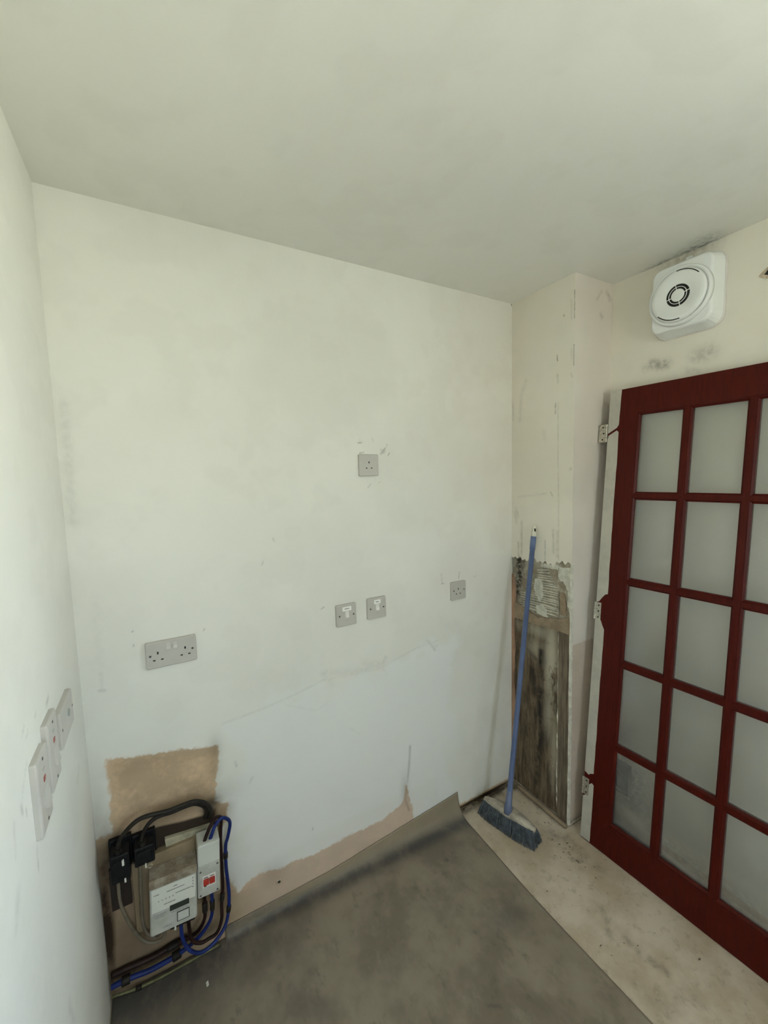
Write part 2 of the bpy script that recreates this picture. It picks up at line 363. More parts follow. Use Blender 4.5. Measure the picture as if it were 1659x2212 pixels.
def vnoise(U, V, scale, seed, octaves=4, gain=0.55):
    o = np.zeros(U.shape); amp = 1.0; tot = 0
    for k_ in range(octaves):
        r_ = np.random.default_rng(seed * 31 + k_); tb = r_.uniform(-1, 1, (64, 64))
        x, y = U * scale * 2 ** k_ + 100, V * scale * 2 ** k_ + 100
        xi, yi = np.floor(x).astype(int), np.floor(y).astype(int); fx, fy = x - xi, y - yi
        fx = fx * fx * (3 - 2 * fx); fy = fy * fy * (3 - 2 * fy)
        g = lambda i, j: tb[(xi + i) % 64, (yi + j) % 64]
        o += amp * ((g(0, 0) * (1 - fx) + g(1, 0) * fx) * (1 - fy) + (g(0, 1) * (1 - fx) + g(1, 1) * fx) * fy); tot += amp; amp *= gain
    return o / tot * 1.6
def rng_(a, b, s): return np.linspace(a, b, max(2, int(round(abs(b - a) / s)) + 1))

MARKS_BACK = [([(1.042, 1.748), (1.052, 1.738), (1.058, 1.745)], 4, 0.45), ([(0.946, 1.79), (0.948, 1.776)], 2, 0.2), ([(1.25, 0.90), (1.293, 0.85), (1.30, 0.865)], 7, 0.10), ([(0.99, 0.868), (1.015, 0.85), (1.035, 0.875)], 6, 0.14), ([(0.94, 0.875), (0.99, 0.85)], 16, 0.07), ([(0.76, 0.88), (0.79, 0.83)], 12, 0.07), ([(0.938, 1.774), (0.956, 1.777)], 2, 0.6), ([(0.944, 1.735), (0.963, 1.738)], 2, 0.6), ([(1.04, 1.733), (1.061, 1.756)], 3, 0.5),
  ([(1.067, 1.761), (1.07, 1.771)], 2, 0.4), ([(1.073, 1.726), (1.08, 1.737)], 2, 0.5), ([(0.976, 1.597), (0.99, 1.613)], 1.5, 0.4),
  ([(1.024, 1.614), (1.032, 1.619)], 1.5, 0.3), ([(1.002, 1.794), (1.008, 1.777)], 2, 0.25), ([(0.758, 1.14), (0.77, 1.143)], 2, 0.6),
  ([(1.34, 1.154), (1.335, 1.193)], 2.5, 0.35), ([(1.337, 1.148), (1.353, 1.147)], 2, 0.5), ([(1.437, 1.156), (1.44, 1.186)], 2, 0.5),
  ([(1.53, 1.151), (1.545, 1.154)], 2, 0.4), ([(0.14, 1.184), (0.142, 1.182)], 2, 0.5), ([(0.14, 1.141), (0.141, 1.137)], 2, 0.5),
  ([(0.341, 1.143), (0.345, 1.149)], 2, 0.4), ([(0.544, 1.34), (0.548, 1.35)], 2, 0.35), ([(0.588, 1.431), (0.591, 1.419)], 2, 0.3),
  ([(0.684, 0.265), (0.685, 0.255)], 2, 0.4), ([(0.044, 1.02), (0.058, 1.016)], 4, 0.25), ([(0.051, 1.072), (0.05, 1.021)], 5, 0.12),
  ([(0.022, 1.872), (0.02, 1.704), (0.02, 1.532)], 12, 0.11), ([(1.257, 0.896), (1.295, 0.844)], 4, 0.2),
  ([(0.758, 0.88), (0.918, 0.846), (1.023, 0.854)], 14, 0.09), ([(0.414, 0.648), (0.418, 0.629)], 4, 0.2), ([(0.46, 0.55), (0.468, 0.564)], 4, 0.2),
  ([(1.778, 2.444), (1.781, 2.44)], 3, 0.9), ([(0.38, 0.80), (0.506, 0.81), (0.645, 0.83), (0.757, 0.855), (0.90, 0.842), (1.005, 0.835), (1.194, 0.88), (1.308, 0.886)], 3.5, 0.10),  # long stroke paints the little shadows along the white patch's top edge
  ([(0.60, 0.80), (0.72, 0.74), (0.78, 0.76)], 3, 0.06), ([(0.86, 0.62), (0.90, 0.58)], 3, 0.07), ([(1.00, 0.86), (1.04, 0.80)], 3, 0.08), ([(0.055, 1.30), (0.05, 1.10)], 14, 0.05)]
WHITE_BACK = [(0.38, 0.798), (0.506, 0.808), (0.645, 0.828), (0.757, 0.852), (1.005, 0.833), (1.194, 0.879), (1.308, 0.884), (1.416, 0.848), (1.426, 0.595),
  (1.376, 0.0), (0.38, 0.0), (0.381, 0.425), (0.369, 0.674)]
CRACK = [([(1.148, 0.435), (1.141, 0.354), (1.129, 0.27), (1.114, 0.259), (1.117, 0.187), (1.135, 0.134)], 5, 0.27)]
BARE1 = [(0.044, 0.80), (0.375, 0.737), (0.356, 0.645), (0.338, 0.533), (0.385, 0.505), (0.376, 0.44), (0.35, 0.40), (0.35, 0.24), (0.378, 0.203), (0.397, 0.154),
  (0.472, 0.18), (0.577, 0.168), (0.707, 0.149), (0.851, 0.16), (1.006, 0.149), (1.102, 0.184), (1.118, 0.262), (1.132, 0.262), (1.151, 0.138), (1.165, -0.1),
  (-0.1, -0.1), (-0.1, 0.56), (0.04, 0.557), (0.046, 0.662)]
MARKS_LEFT = [([(-0.552, 1.207), (-0.537, 1.216)], 2, 0.2), ([(-0.542, 1.154), (-0.575, 1.128), (-0.595, 1.105)], 2, 0.15), ([(-0.595, 1.107), (-0.592, 1.093)], 3, 0.3),
  ([(-0.572, 1.085), (-0.573, 1.075)], 2, 0.3), ([(-0.539, 0.986), (-0.543, 0.943)], 2, 0.3), ([(-0.636, 1.107), (-0.644, 1.058)], 3, 0.15),
  ([(-0.358, 1.185), (-0.381, 1.18)], 4, 0.3), ([(-0.47, 1.198), (-0.461, 1.203)], 2, 0.2), ([(-0.534, 1.192), (-0.519, 1.197)], 2, 0.2),
  ([(-0.135, 0.875), (-0.162, 0.854)], 8, 0.1), ([(-0.65, 1.0), (-0.672, 0.966)], 8, 0.12), ([(-0.446, 0.545), (-0.428, 0.475)], 8, 0.15)]
MARKS_PIER = [([(-0.255, 2.142), (-0.257, 2.118)], 2, 0.85), ([(-0.286, 2.297), (-0.287, 2.293)], 3, 0.5), ([(-0.258, 2.059), (-0.261, 2.025)], 3, 0.3),
  ([(-0.25, 1.937), (-0.249, 1.895)], 3, 0.5), ([(-0.263, 1.94), (-0.265, 1.699), (-0.27, 1.534), (-0.273, 1.25)], 2, 0.28), ([(-0.008, 1.978), (-0.008, 1.896)], 4, 0.2),
  ([(-0.087, 2.07), (-0.058, 2.008), (-0.051, 1.89)], 7, 0.14), ([(-0.23, 1.548), (-0.231, 1.546)], 2, 0.8), ([(-0.236, 1.537), (-0.236, 1.534)], 2, 0.8),
  ([(-0.324, 1.648), (-0.331, 1.653)], 3, 0.5), ([(-0.336, 2.38), (-0.336, 2.269)], 1.6, 0.6), ([(-0.336, 2.163), (-0.336, 2.08)], 1.6, 0.5),
  ([(-0.322, 2.346), (-0.323, 2.268)], 2, 0.25), ([(-0.325, 2.151), (-0.326, 2.102)], 2, 0.2), ([(-0.041, 1.521), (-0.204, 1.543)], 4, 0.14),
  ([(-0.026, 1.466), (-0.041, 1.425)], 6, 0.22), ([(-0.325, 2.049), (-0.328, 2.036)], 3, 0.3), ([(-0.189, 1.823), (-0.195, 1.79)], 8, 0.1),
  ([(-0.02, 1.444), (-0.031, 1.394)], 6, 0.2), ([(-0.063, 1.401), (-0.063, 1.22)], 5, 0.25), ([(-0.042, 1.295), (-0.045, 1.21)], 5, 0.3),
  ([(-0.201, 1.327), (-0.203, 1.21)], 2, 0.4), ([(-0.243, 1.379), (-0.247, 1.276)], 5, 0.25), ([(-0.265, 1.377), (-0.264, 1.263)], 5, 0.2)]
MOULD_PIER = [([(-0.042, 1.225), (-0.037, 1.167), (-0.043, 1.126), (-0.029, 1.08), (-0.032, 1.038)], 13, 0.95), ([(-0.064, 1.222), (-0.058, 1.163), (-0.064, 1.139)], 9, 0.7),
  ([(-0.021, 1.035), (-0.021, 0.905)], 9, 0.5), ([(-0.177, 0.787), (-0.178, 0.662)], 12, 0.85), ([(-0.107, 0.761), (-0.148, 0.734)], 10, 0.5),
  ([(-0.128, 0.683), (-0.139, 0.56)], 24, 0.6), ([(-0.177, 0.593), (-0.172, 0.482), (-0.179, 0.378), (-0.149, 0.11)], 20, 0.75), ([(-0.087, 0.523), (-0.096, 0.131)], 18, 0.45)]
MARKS_RIGHT = [([(-0.515, 2.068), (-0.543, 2.057), (-0.563, 2.056)], 15, 0.5), ([(-0.486, 2.058), (-0.495, 2.06)], 13, 0.2), ([(-0.675, 2.059), (-0.708, 2.062)], 22, 0.28),
  ([(-0.642, 2.013), (-0.67, 1.999)], 12, 0.2)]
MARKS_FLOOR = [([(1.593, -0.622), (1.569, -0.655)], 12, 0.3), ([(1.54, -0.682), (1.523, -0.697)], 10, 0.35), ([(1.567, -0.724), (1.563, -0.77)], 10, 0.4),
  ([(1.572, -0.806), (1.584, -0.85)], 11, 0.4), ([(1.463, -0.821), (1.471, -0.879), (1.593, -0.925)], 26, 0.18), ([(1.669, -0.44), (1.694, -0.472)], 9, 0.5),
  ([(1.697, -0.313), (1.729, -0.374)], 24, 0.35), ([(1.605, -0.091), (1.554, -0.227)], 30, 0.25), ([(1.725, -0.411), (1.729, -0.536)], 26, 0.2),  # second stroke darkens the floor under the broom head
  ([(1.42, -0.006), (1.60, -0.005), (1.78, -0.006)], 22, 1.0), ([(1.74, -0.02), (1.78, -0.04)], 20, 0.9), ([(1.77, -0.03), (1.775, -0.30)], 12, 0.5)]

# ------------------------------------------------------------------ the room
T = 0.12
# back wall
co, q, U, V = grid(rng_(-0.0, W + 0.004, 0.004), rng_(0.0, H, 0.004), lambda u, v: (u, np.zeros_like(u), v))
bare = sdf(U, V, BARE1); bare = np.maximum(bare, 0.030 - V + 0.02 * (U - 1.6) - 10.0 * (U < 1.15))
white = np.clip(sdf(U, V, WHITE_BACK), -0.6, 0.3)
brown = strokes(U, V, CRACK)
brown = np.maximum.reduce([brown, blob(U, V, 0.352, 0.718, 0.022, 0.045, 0.30), blob(U, V, 0.345, 0.66, 0.025, 0.07, 0.22), blob(U, V, 0.12, 0.75, 0.09, 0.03, 0.14),  # blobs near the meter: brown stains, deepened to paint in the low light
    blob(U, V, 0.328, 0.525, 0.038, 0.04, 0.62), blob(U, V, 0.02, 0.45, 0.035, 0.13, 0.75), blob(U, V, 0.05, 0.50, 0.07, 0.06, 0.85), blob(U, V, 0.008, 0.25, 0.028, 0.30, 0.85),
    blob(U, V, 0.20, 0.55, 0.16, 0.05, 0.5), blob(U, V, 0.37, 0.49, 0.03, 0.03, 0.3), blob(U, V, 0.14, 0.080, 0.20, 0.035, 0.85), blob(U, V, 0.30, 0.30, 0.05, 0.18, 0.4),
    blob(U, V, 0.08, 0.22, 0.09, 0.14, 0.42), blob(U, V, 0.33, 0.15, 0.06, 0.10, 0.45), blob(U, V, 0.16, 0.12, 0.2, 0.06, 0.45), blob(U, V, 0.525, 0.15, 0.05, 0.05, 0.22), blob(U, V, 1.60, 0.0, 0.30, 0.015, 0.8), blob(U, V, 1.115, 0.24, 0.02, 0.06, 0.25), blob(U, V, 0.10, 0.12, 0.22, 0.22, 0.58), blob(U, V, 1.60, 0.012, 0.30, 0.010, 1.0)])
dark_gap = np.clip(sdf(U, V, [(0.085, 0.520), (0.13, 0.520), (0.174, 0.514), (0.24, 0.500), (0.318, 0.490), (0.338, 0.505), (0.34, 0.42), (0.175, 0.42), (0.09, 0.44)]) / 0.015 + 0.7, 0, 1)  # dark brown patch above the meter backboard
brown = np.maximum(brown, dark_gap)
dirt_shade = np.maximum.reduce([strokes(U, V, MARKS_BACK), 0.25 * dark_gap, blob(U, V, 0.318, 0.515, 0.025, 0.03, 0.8), blob(U, V, 0.16, 0.06, 0.22, 0.02, 0.55)])
pink = np.clip(blob(U, V, 1.62, 1.9, 0.28, 0.75, 0.45) + blob(U, V, 1.42, 1.16, 0.14, 0.09, 0.25) + blob(U, V, 1.72, 0.6, 0.10, 0.8, 0.30), 0, 0.6)
pink = np.maximum(pink, 0.9 * np.clip((U - 0.36) / 0.12, 0, 1) * np.clip((0.24 - V) / 0.03, 0, 1) * (U < 1.3))
wb = B().box(-T, X2 + T, 0.012, T, -0.02, H + 0.02)
wall_back = structure(surface('wall_back', [(co, q, dict(bare=bare, white=white, brown=brown, dirt_shade=dirt_shade, pink=pink))], 'wall', wb), 'patchy painted back wall with a bare brown plaster patch')
# left wall
def leftfn(u, v): return np.zeros_like(u), u, v
co, q, U, V = grid(rng_(-1.15, 0.004, 0.006)[::-1], rng_(0.0, H, 0.006), leftfn)
dl_ = strokes(U, V, MARKS_LEFT, 0.0016)
dl_ = np.maximum(dl_, blob(U, V, -0.62, 0.75, 0.10, 0.15, 0.04))
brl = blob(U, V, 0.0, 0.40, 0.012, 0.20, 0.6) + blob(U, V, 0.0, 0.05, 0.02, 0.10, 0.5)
co2, q2, _, _ = grid(np.array([-1.15, YR]), np.array([0.0, H]), leftfn)
structure(surface('wall_left', [(co, q, dict(dirt_shade=dl_, brown=brl)), (co2, q2, {})], 'wall', B().box(-T, -0.006, YR - T, T, -0.02, H + 0.02)), 'pale green-white painted left wall')
# right wall with the window opening
def rightfn(u, v): return np.full_like(u, X2), u, v
co, q, U, V = grid(rng_(-1.15, -D1 + 0.02, 0.006), rng_(0.0, H, 0.006), rightfn)
dr = strokes(U, V, MARKS_RIGHT, 0.0013)
dr = np.maximum(dr, blob(U, V, -0.62, H + 0.005, 0.10, 0.03, 0.5)); dr = np.maximum(dr, blob(U, V, -0.50, 0.0, 0.6, 0.07, 0.6)); dr = np.maximum(dr, blob(U, V, -0.42, 0.18, 0.13, 0.20, 0.6))  # last blob paints in the shade on the wall behind the lowest pane
y0, y1, z0, z1 = WIN_RIGHT
b = B()
for ya, yb, za, zb in ((YR, y0, 0, H), (y1, -1.15, 0, H), (y0, y1, 0, z0), (y0, y1, z1, H)): b.box(X2, X2 + T, ya, yb, za, zb)
b.box(X2 + 0.006, X2 + T, -1.15, T, -0.02, H + 0.02)
structure(surface('wall_right', [(co, q, dict(dirt_shade=dr, bare=np.where(V < 0.03, 0.03 - V, V * 0 - 1)))], 'wall_r', b), 'cream painted right wall behind the leaning door')
# rear wall (behind the camera) with the window opening
x0, x1, z0, z1 = WIN_REAR; b = B()
for xa, xb, za, zb in ((0, x0, 0, H), (x1, X2, 0, H), (x0, x1, 0, z0), (x0, x1, z1, H)): b.box(xa, xb, YR - T, YR, za, zb)
structure(b.obj('wall_rear', plain('rear_wall_paint', (0.78, 0.77, 0.71), 0.75, 0.04, 4, 0.1)))
def window(name, cx, cy, cz, w, h, rz):
    e = structure(empty(name, (cx, cy, cz), rz)); f = 0.055
    b = B()
    for a in ((-w / 2, w / 2, h / 2 - f, h / 2), (-w / 2, w / 2, -h / 2, -h / 2 + f), (-w / 2, -w / 2 + f, -h / 2 + f, h / 2 - f), (w / 2 - f, w / 2, -h / 2 + f, h / 2 - f), (-f / 2, f / 2, -h / 2 + f, h / 2 - f)):
        b.box(a[0], a[1], -0.03, 0.03, a[2], a[3], 0.004)
    b.obj('window_frame', 'pvc', e)
    for s in (-1, 1): B().box(s * (w / 4) - w / 4 + f * 0.75, s * (w / 4) + w / 4 - f * 0.75, -0.003, 0.003, -h / 2 + f, h / 2 - f).obj('pane', 'window_glass', e)
window('window_1', (WIN_REAR[0] + WIN_REAR[1]) / 2, YR - 0.07, (WIN_REAR[2] + WIN_REAR[3]) / 2, WIN_REAR[1] - WIN_REAR[0], WIN_REAR[3] - WIN_REAR[2], 0)
window('window_2', X2 + 0.07, (WIN_RIGHT[0] + WIN_RIGHT[1]) / 2, (WIN_RIGHT[2] + WIN_RIGHT[3]) / 2, WIN_RIGHT[1] - WIN_RIGHT[0], WIN_RIGHT[3] - WIN_RIGHT[2], math.radians(90))
# floor
co, q, U, V = grid(rng_(1.2, X2, 0.008), rng_(-1.5, 0.0, 0.008), lambda u, v: (u, v, np.zeros_like(u)))
fd = strokes(U, V, MARKS_FLOOR, 0.0012)
structure(surface('floor', [(co, q, dict(dirt_shade=fd))], 'floor', B().box(-T, X2 + T, YR - T, T, -0.12, -0.004).add([(-0.0, YR, 0), (1.2, YR, 0), (1.2, 0, 0), (0, 0, 0)], [(0, 1, 2, 3)]).add([(1.2, YR, 0), (X2, YR, 0), (X2, -1.5, 0), (1.2, -1.5, 0)], [(0, 1, 2, 3)])), 'beige bare screed floor strip beside the door')
# ceiling
cfn = lambda u, v: (u, v, np.full_like(u, H))
co, q, U, V = grid(rng_(1.5, X2, 0.008), rng_(-1.4, 0.0, 0.008)[::-1], cfn); co2, q2, _, _ = grid(rng_(0.0, 1.5, 0.02), rng_(-1.4, 0.0, 0.02)[::-1], cfn)
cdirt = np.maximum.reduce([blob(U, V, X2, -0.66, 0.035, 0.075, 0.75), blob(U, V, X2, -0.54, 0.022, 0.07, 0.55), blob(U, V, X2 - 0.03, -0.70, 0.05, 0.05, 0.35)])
structure(surface('ceiling', [(co, q, dict(dirt_shade=cdirt)), (co2, q2, {})], 'ceiling', B().box(-T, X2 + T, YR - T, T, H + 0.006, H + 0.1).add([(0, YR, H), (0, -1.4, H), (X2, -1.4, H), (X2, YR, H)], [(0, 1, 2, 3)])), 'smooth white ceiling')

# ---- boxed-in pier in the right corner
ys = rng_(-D1, 0.002, 0.004)
edge = 1.222 + 0.010 * np.sin(ys * 60) * np.sin(ys * 23 + 1) + 0.02 * np.clip((-ys - 0.2) / 0.14, 0, 1) + 0.006 * np.sin(ys * 210)
U, V0 = np.meshgrid(ys, np.linspace(0, 1, 320)); E_ = np.meshgrid(edge, np.linspace(0, 1, 320))[0]
V = E_ + (H - E_) * V0
n, m_ = U.shape; idx = np.arange(n * m_).reshape(n, m_)
q = np.stack([idx[:-1, :-1], idx[:-1, 1:], idx[1:, 1:], idx[1:, :-1]], -1).reshape(-1, 4)
Uf, Vf = U.ravel(), V.ravel(); co = np.stack([np.full(Uf.shape, W), Uf, Vf], 1)
p1 = (co, q, dict(dirt_shade=strokes(Uf, Vf, MARKS_PIER, 0.0012), pink=0.12 + blob(Uf, Vf, -0.02, 2.0, 0.12, 0.6, 0.25)))
# lower lip of the plaster skin
lipc = np.concatenate([np.stack([np.full(ys.shape, W), ys, edge], 1), np.stack([np.full(ys.shape, W + 0.012), ys, edge], 1)]); nn = len(ys)
lq = np.array([(i, i + 1, nn + i + 1, nn + i) for i in range(nn - 1)])
# side face towards the room
co3, q3, U3, V3 = grid(rng_(W, X2 + 0.003, 0.005), rng_(0.02, H, 0.006), lambda u, v: (u, np.full_like(u, -D1), v))
sd = strokes(U3, V3, [([(1.956, 2.408), (1.924, 2.367)], 5, 0.2), ([(1.995, 2.405), (2.014, 2.383)], 9, 0.35), ([(1.955, 2.307), (1.958, 2.303)], 9, 0.3), ([(1.79, 0.02), (2.03, 0.02)], 20, 0.5)], 0.0012)
pier = structure(surface('wall_pier', [p1, (lipc, lq, {})], 'wall_r', B().box(W + 0.012, X2 + T, -D1 + 0.002, 0.004, 0.012, H)), 'boxed-in corner pier with stripped lower face')
side = surface('side_face', [(co3, q3, dict(dirt_shade=sd, bare=np.clip(0.872 - V3, -1, 1)))], 'wall_s'); side.parent = pier
XF = lambda a, b_, d: (W + d, a, b_)
co, q, U, V = grid(rng_(-D1, 0.0, 0.005), rng_(0.90, 1.26, 0.005), lambda u, v: (np.full_like(u, W + 0.011), u, v))
o = surface('bonding_coat', [(co, q, dict(dirt_shade=strokes(U, V, MOULD_PIER, 0.0019)))], 'bonding'); o.parent = pier
# stained board
co, q, U, V = grid(rng_(-0.273, -0.004, 0.005), rng_(0.022, 0.925, 0.005), lambda u, v: (W + 0.006 + 0.0015 * np.sin(u * 90 + v * 7) * np.sin(v * 31), u, v))
wm = np.maximum.reduce([blob(U, V, -0.235, 0.76, 0.035, 0.20, 1.0), blob(U, V, -0.225, 0.5, 0.03, 0.12, 0.6), blob(U, V, -0.15, 0.88, 0.12, 0.035, 0.55), blob(U, V, -0.255, 0.35, 0.02, 0.25, 0.5), blob(U, V, -0.14, 0.79, 0.05, 0.05, 0.5)])
o = surface('stained_board', [(co, q, dict(dirt_shade=strokes(U, V, MOULD_PIER, 0.0011), white=wm))], 'mould', B().box(W + 0.0085, W + 0.012, -0.273, -0.004, 0.022, 0.925)); o.parent = pier
def jag(pts, amp, n=5):
    o_ = []
    for (a, b_), (c, d) in zip(pts, pts[1:] + pts[:1]):
        for j in range(n): o_.append((a + (c - a) * j / n + random.uniform(-amp, amp), b_ + (d - b_) * j / n + random.uniform(-amp, amp)))
    return o_
B().box(W + 0.001, W + 0.012, -0.333, -0.2765, 0.022, 0.920, 0.002).obj('wooden_plank', 'oldwood', pier)
B().prism(jag([(-0.012, 0.905), (-0.012, 0.99), (-0.10, 0.968), (-0.16, 0.95), (-0.27, 0.975), (-0.335, 1.0), (-0.335, 0.918), (-0.18, 0.914), (-0.09, 0.908)], 0.002, 4), XF, 0.002, 0.012).obj('render_band', 'render', pier)
B().prism(jag([(-0.048, 1.06), (-0.055, 0.985), (-0.13, 0.962), (-0.22, 0.972), (-0.273, 0.985), (-0.273, 1.10), (-0.235, 1.14), (-0.205, 1.195), (-0.17, 1.19), (-0.13, 1.15), (-0.12, 1.09)], 0.003, 4), XF, 0.0065, 0.012).obj('adhesive_patch', 'groove', pier)
rb = B(); zz = 0.978; j = 0
while zz < 1.19:
    t = (zz - 0.978) / 0.21
    a0 = -0.05 if zz < 1.06 else (-0.125 if zz < 1.14 else -0.15); a1 = -0.27 if zz < 1.10 else -0.27 + (zz - 1.10) * 0.7
    pts = []
    for i in range(9):
        a = a0 + (a1 - a0) * i / 8; pts.append((W + 0.0065, a, zz + 0.010 * (i / 8) * (1 if j % 3 else 0.6) + random.uniform(-0.0008, 0.0008)))
    rb.tube(pts, [0.0008] + [0.0032 * random.uniform(0.6, 1.1) for _ in range(7)] + [0.001], 6); zz += 0.0118; j += 1
o = rb.obj('adhesive_ridges', 'adhesive', pier, True); o['kind'] = 'stuff'
B().prism(jag([(-0.14, 1.07), (-0.14, 1.13), (-0.175, 1.14), (-0.19, 1.06), (-0.17, 1.03)], 0.004, 4), XF, 0.002, 0.012).obj('plaster_lump', 'adhesive', pier)
B().prism(jag([(-0.15, 1.0), (-0.155, 0.97), (-0.21, 0.965), (-0.21, 1.0), (-0.18, 1.02)], 0.003, 4), XF, 0.002, 0.012).obj('plaster_lump', 'adhesive', pier)
B().prism(jag([(-0.275, 1.16), (-0.275, 1.215), (-0.335, 1.225), (-0.335, 1.02), (-0.318, 1.06), (-0.320, 1.12), (-0.30, 1.15)], 0.004, 4), XF, 0.001, 0.012).obj('plaster_lump', 'adhesive', pier)
B().prism(jag([(-0.178, 1.20), (-0.178, 1.218), (-0.275, 1.222), (-0.275, 1.20)], 0.003, 5), XF, 0.001, 0.012).obj('plaster_lump', 'adhesive', pier)
B().prism(jag([(-0.28, 1.10), (-0.285, 1.0), (-0.31, 1.0), (-0.31, 1.06), (-0.30, 1.10)], 0.004, 4), XF, 0.004, 0.012).obj('plaster_lump', 'render', pier)
B().prism([(-0.3345 + random.uniform(-0.0012, 0.0012), 0.02 + i * 0.035) for i in range(36)] + [(-D1 - 0.0012, 1.245), (-D1 - 0.0012, 0.02)], XF, -0.002, 0.012).obj('corner_bead', 'bead', pier)
B().prism([(-0.001, 0.03), (-0.001, 1.13)] + [(-0.013 - random.uniform(0, 0.006) - 0.003 * math.sin(i), 1.10 - i * 0.045) for i in range(24)], XF, -0.0015, 0.01).obj('plaster_edge', 'orange', pier)
b = B(); b.tube([(W + 0.004, -0.2755 + random.uniform(-0.001, 0.001), 0.06 + i * 0.02) for i in range(44)], [(0.0048 if i < 24 else 0.0026) * random.uniform(0.15, 1.1) for i in range(44)], 6); b.obj('filler_bead', 'bead', pier)
b = B(); b.tube([(W - 0.004, -0.05, 0.012), (W - 0.005, -0.2, 0.013), (W - 0.006, -0.335, 0.010)], [0.010, 0.012, 0.009], 6); b.obj('floor_fillet', 'render', pier)

# ------------------------------------------------------------------ vinyl sheet
def ztop(x): return np.where(x < 0.345, 0.0, 0.044 + 0.058 * np.clip((x - 0.75) / 0.66, 0, 1))
def crease(x): return 0.030 + 0.065 * np.clip((x - 0.55) / 0.85, 0, 1)
ss = np.concatenate([np.linspace(0, 1, 20), 1 + np.linspace(0.02, 1, 240) ** 1.3])
def vfn(u, s):
    c, zt = crease(u), ztop(u)
    t = np.clip(s, 0, 1); f = np.clip(s - 1, 0, 1)
    y = -0.0035 - c * (0.18 * t + 0.82 * t ** 2.4) - 0.6 * (f ** 1.0) * 2.4
    z = 0.003 + zt * (1 - t) ** 2.0 + 0.0 * f
    xe = u - 0.01 * np.exp(-((y + 0.5) / 0.3) ** 2) * np.clip((u - 1.2) / 0.2, 0, 1)
    return xe, y, z
us = np.concatenate([rng_(0.004, 0.344, 0.008), rng_(0.3455, 1.412, 0.008)])
co, q, U, S = grid(us, ss, vfn)
cy = crease(U)
yv = co[:, 1]
dv = 0.72 * np.exp(-((yv + cy * 0.75) / (0.033 + 0.016 * np.clip(1 - U, 0, 1))) ** 2) * np.where(S > 0.55, 1, np.clip((S - 0.2) / 0.35, 0, 1))  # dark band along the crease, wider to the left
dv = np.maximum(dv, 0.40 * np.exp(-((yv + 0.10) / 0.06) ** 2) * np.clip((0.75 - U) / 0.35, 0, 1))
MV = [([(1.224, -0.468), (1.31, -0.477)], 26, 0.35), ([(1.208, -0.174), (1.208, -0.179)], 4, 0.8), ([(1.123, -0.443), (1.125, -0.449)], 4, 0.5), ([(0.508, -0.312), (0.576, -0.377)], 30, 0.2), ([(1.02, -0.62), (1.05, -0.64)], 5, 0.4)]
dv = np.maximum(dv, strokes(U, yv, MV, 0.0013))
lit_lip = 0.75 * np.clip(1 - S / 0.75, 0, 1) ** 0.5 * (S < 0.75) * (U > 0.345)  # upturned edge painted lighter, as lit from the window
dv = np.maximum(dv, 0.72 * np.exp(-((yv + 0.03) / 0.13) ** 2) * np.clip((0.62 - U) / 0.3, 0, 1))  # low light at the meter end painted dark, with grime by the wall
vin = surface('vinyl_sheet', [(co, q, dict(dirt_shade=dv, bare=lit_lip))], 'vinyl', None, True)
sm = vin.modifiers.new('thickness', 'SOLIDIFY'); sm.thickness = 0.002; sm.offset = -1
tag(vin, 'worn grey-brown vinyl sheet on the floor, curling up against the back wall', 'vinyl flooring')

# ------------------------------------------------------------------ wall plates
def pins(e, cx, cz):
    B().box(cx - 0.0023, cx + 0.0023, -0.0101, -0.006, cz + 0.007, cz + 0.015).obj('pin_slot', 'hole', e)
    for s in (-1, 1): B().box(cx + s * 0.0112 - 0.0034, cx + s * 0.0112 + 0.0034, -0.0101, -0.006, cz - 0.0135, cz - 0.0095).obj('pin_slot', 'hole', e)
def screw(e, cx, cz, r=0.0036, d=0.0102):
    s = disc(B(), cx, cz, r, d - 0.004, d, 14).obj('screw', 'screw', e)
    B().box(cx - r * 0.8, cx + r * 0.8, -d - 0.0002, -d + 0.001, cz - 0.0005, cz + 0.0005).obj('slot', 'hole', s)
PL = [(-0.0025, 0), (0.0065, 0), (0.0088, 0.0010), (0.0098, 0.0030)]
def rocker(e, cx, cz, w=0.011, h=0.021, mat='rocker'):
    b = B(); x0_, x1_ = cx - w / 2, cx + w / 2
    b.add([(x0_, -0.0092, cz - h / 2), (x1_, -0.0092, cz - h / 2), (x1_, -0.0092, cz + h / 2), (x0_, -0.0092, cz + h / 2),
           (x0_, -0.0145, cz - h / 2), (x1_, -0.0145, cz - h / 2), (x1_, -0.0105, cz + h / 2), (x0_, -0.0105, cz + h / 2), (x0_, -0.0112, cz), (x1_, -0.0112, cz), (x0_, -0.0092, cz), (x1_, -0.0092, cz)],
          [(4, 5, 9, 8), (8, 9, 6, 7), (0, 1, 5, 4), (3, 7, 6, 2), (0, 4, 8, 10), (10, 8, 7, 3), (1, 11, 9, 5), (11, 2, 6, 9), (0, 10, 11, 1), (10, 3, 2, 11)])
    return b.obj('rocker_switch', mat, e)
def single_socket(x, z, label, screws):
    e = empty('socket_outlet', (x, -0.0025, z)); plate(0.086, 0.086, 0.005, PL).obj('face_plate', 'grey_plate', e)
    if screws:
        pins(e, -0.004, -0.002)
        for s in (-1, 1): screw(e, s * 0.0302, 0.002)
    else: pins(e, 0.0, 0.0)
    return tag(e, label, 'socket', 'power sockets on the back wall')
single_socket(0.978, 1.687, 'single grey socket high on the back wall without screws, amid chipped paint', False)
single_socket(1.427, 1.104, 'small single socket with two dark screws, closest to the pier corner', True)
e = empty('double_socket', (0.243, -0.0025, 1.096)); plate(0.146, 0.086, 0.005, PL).obj('face_plate', 'grey_plate', e)
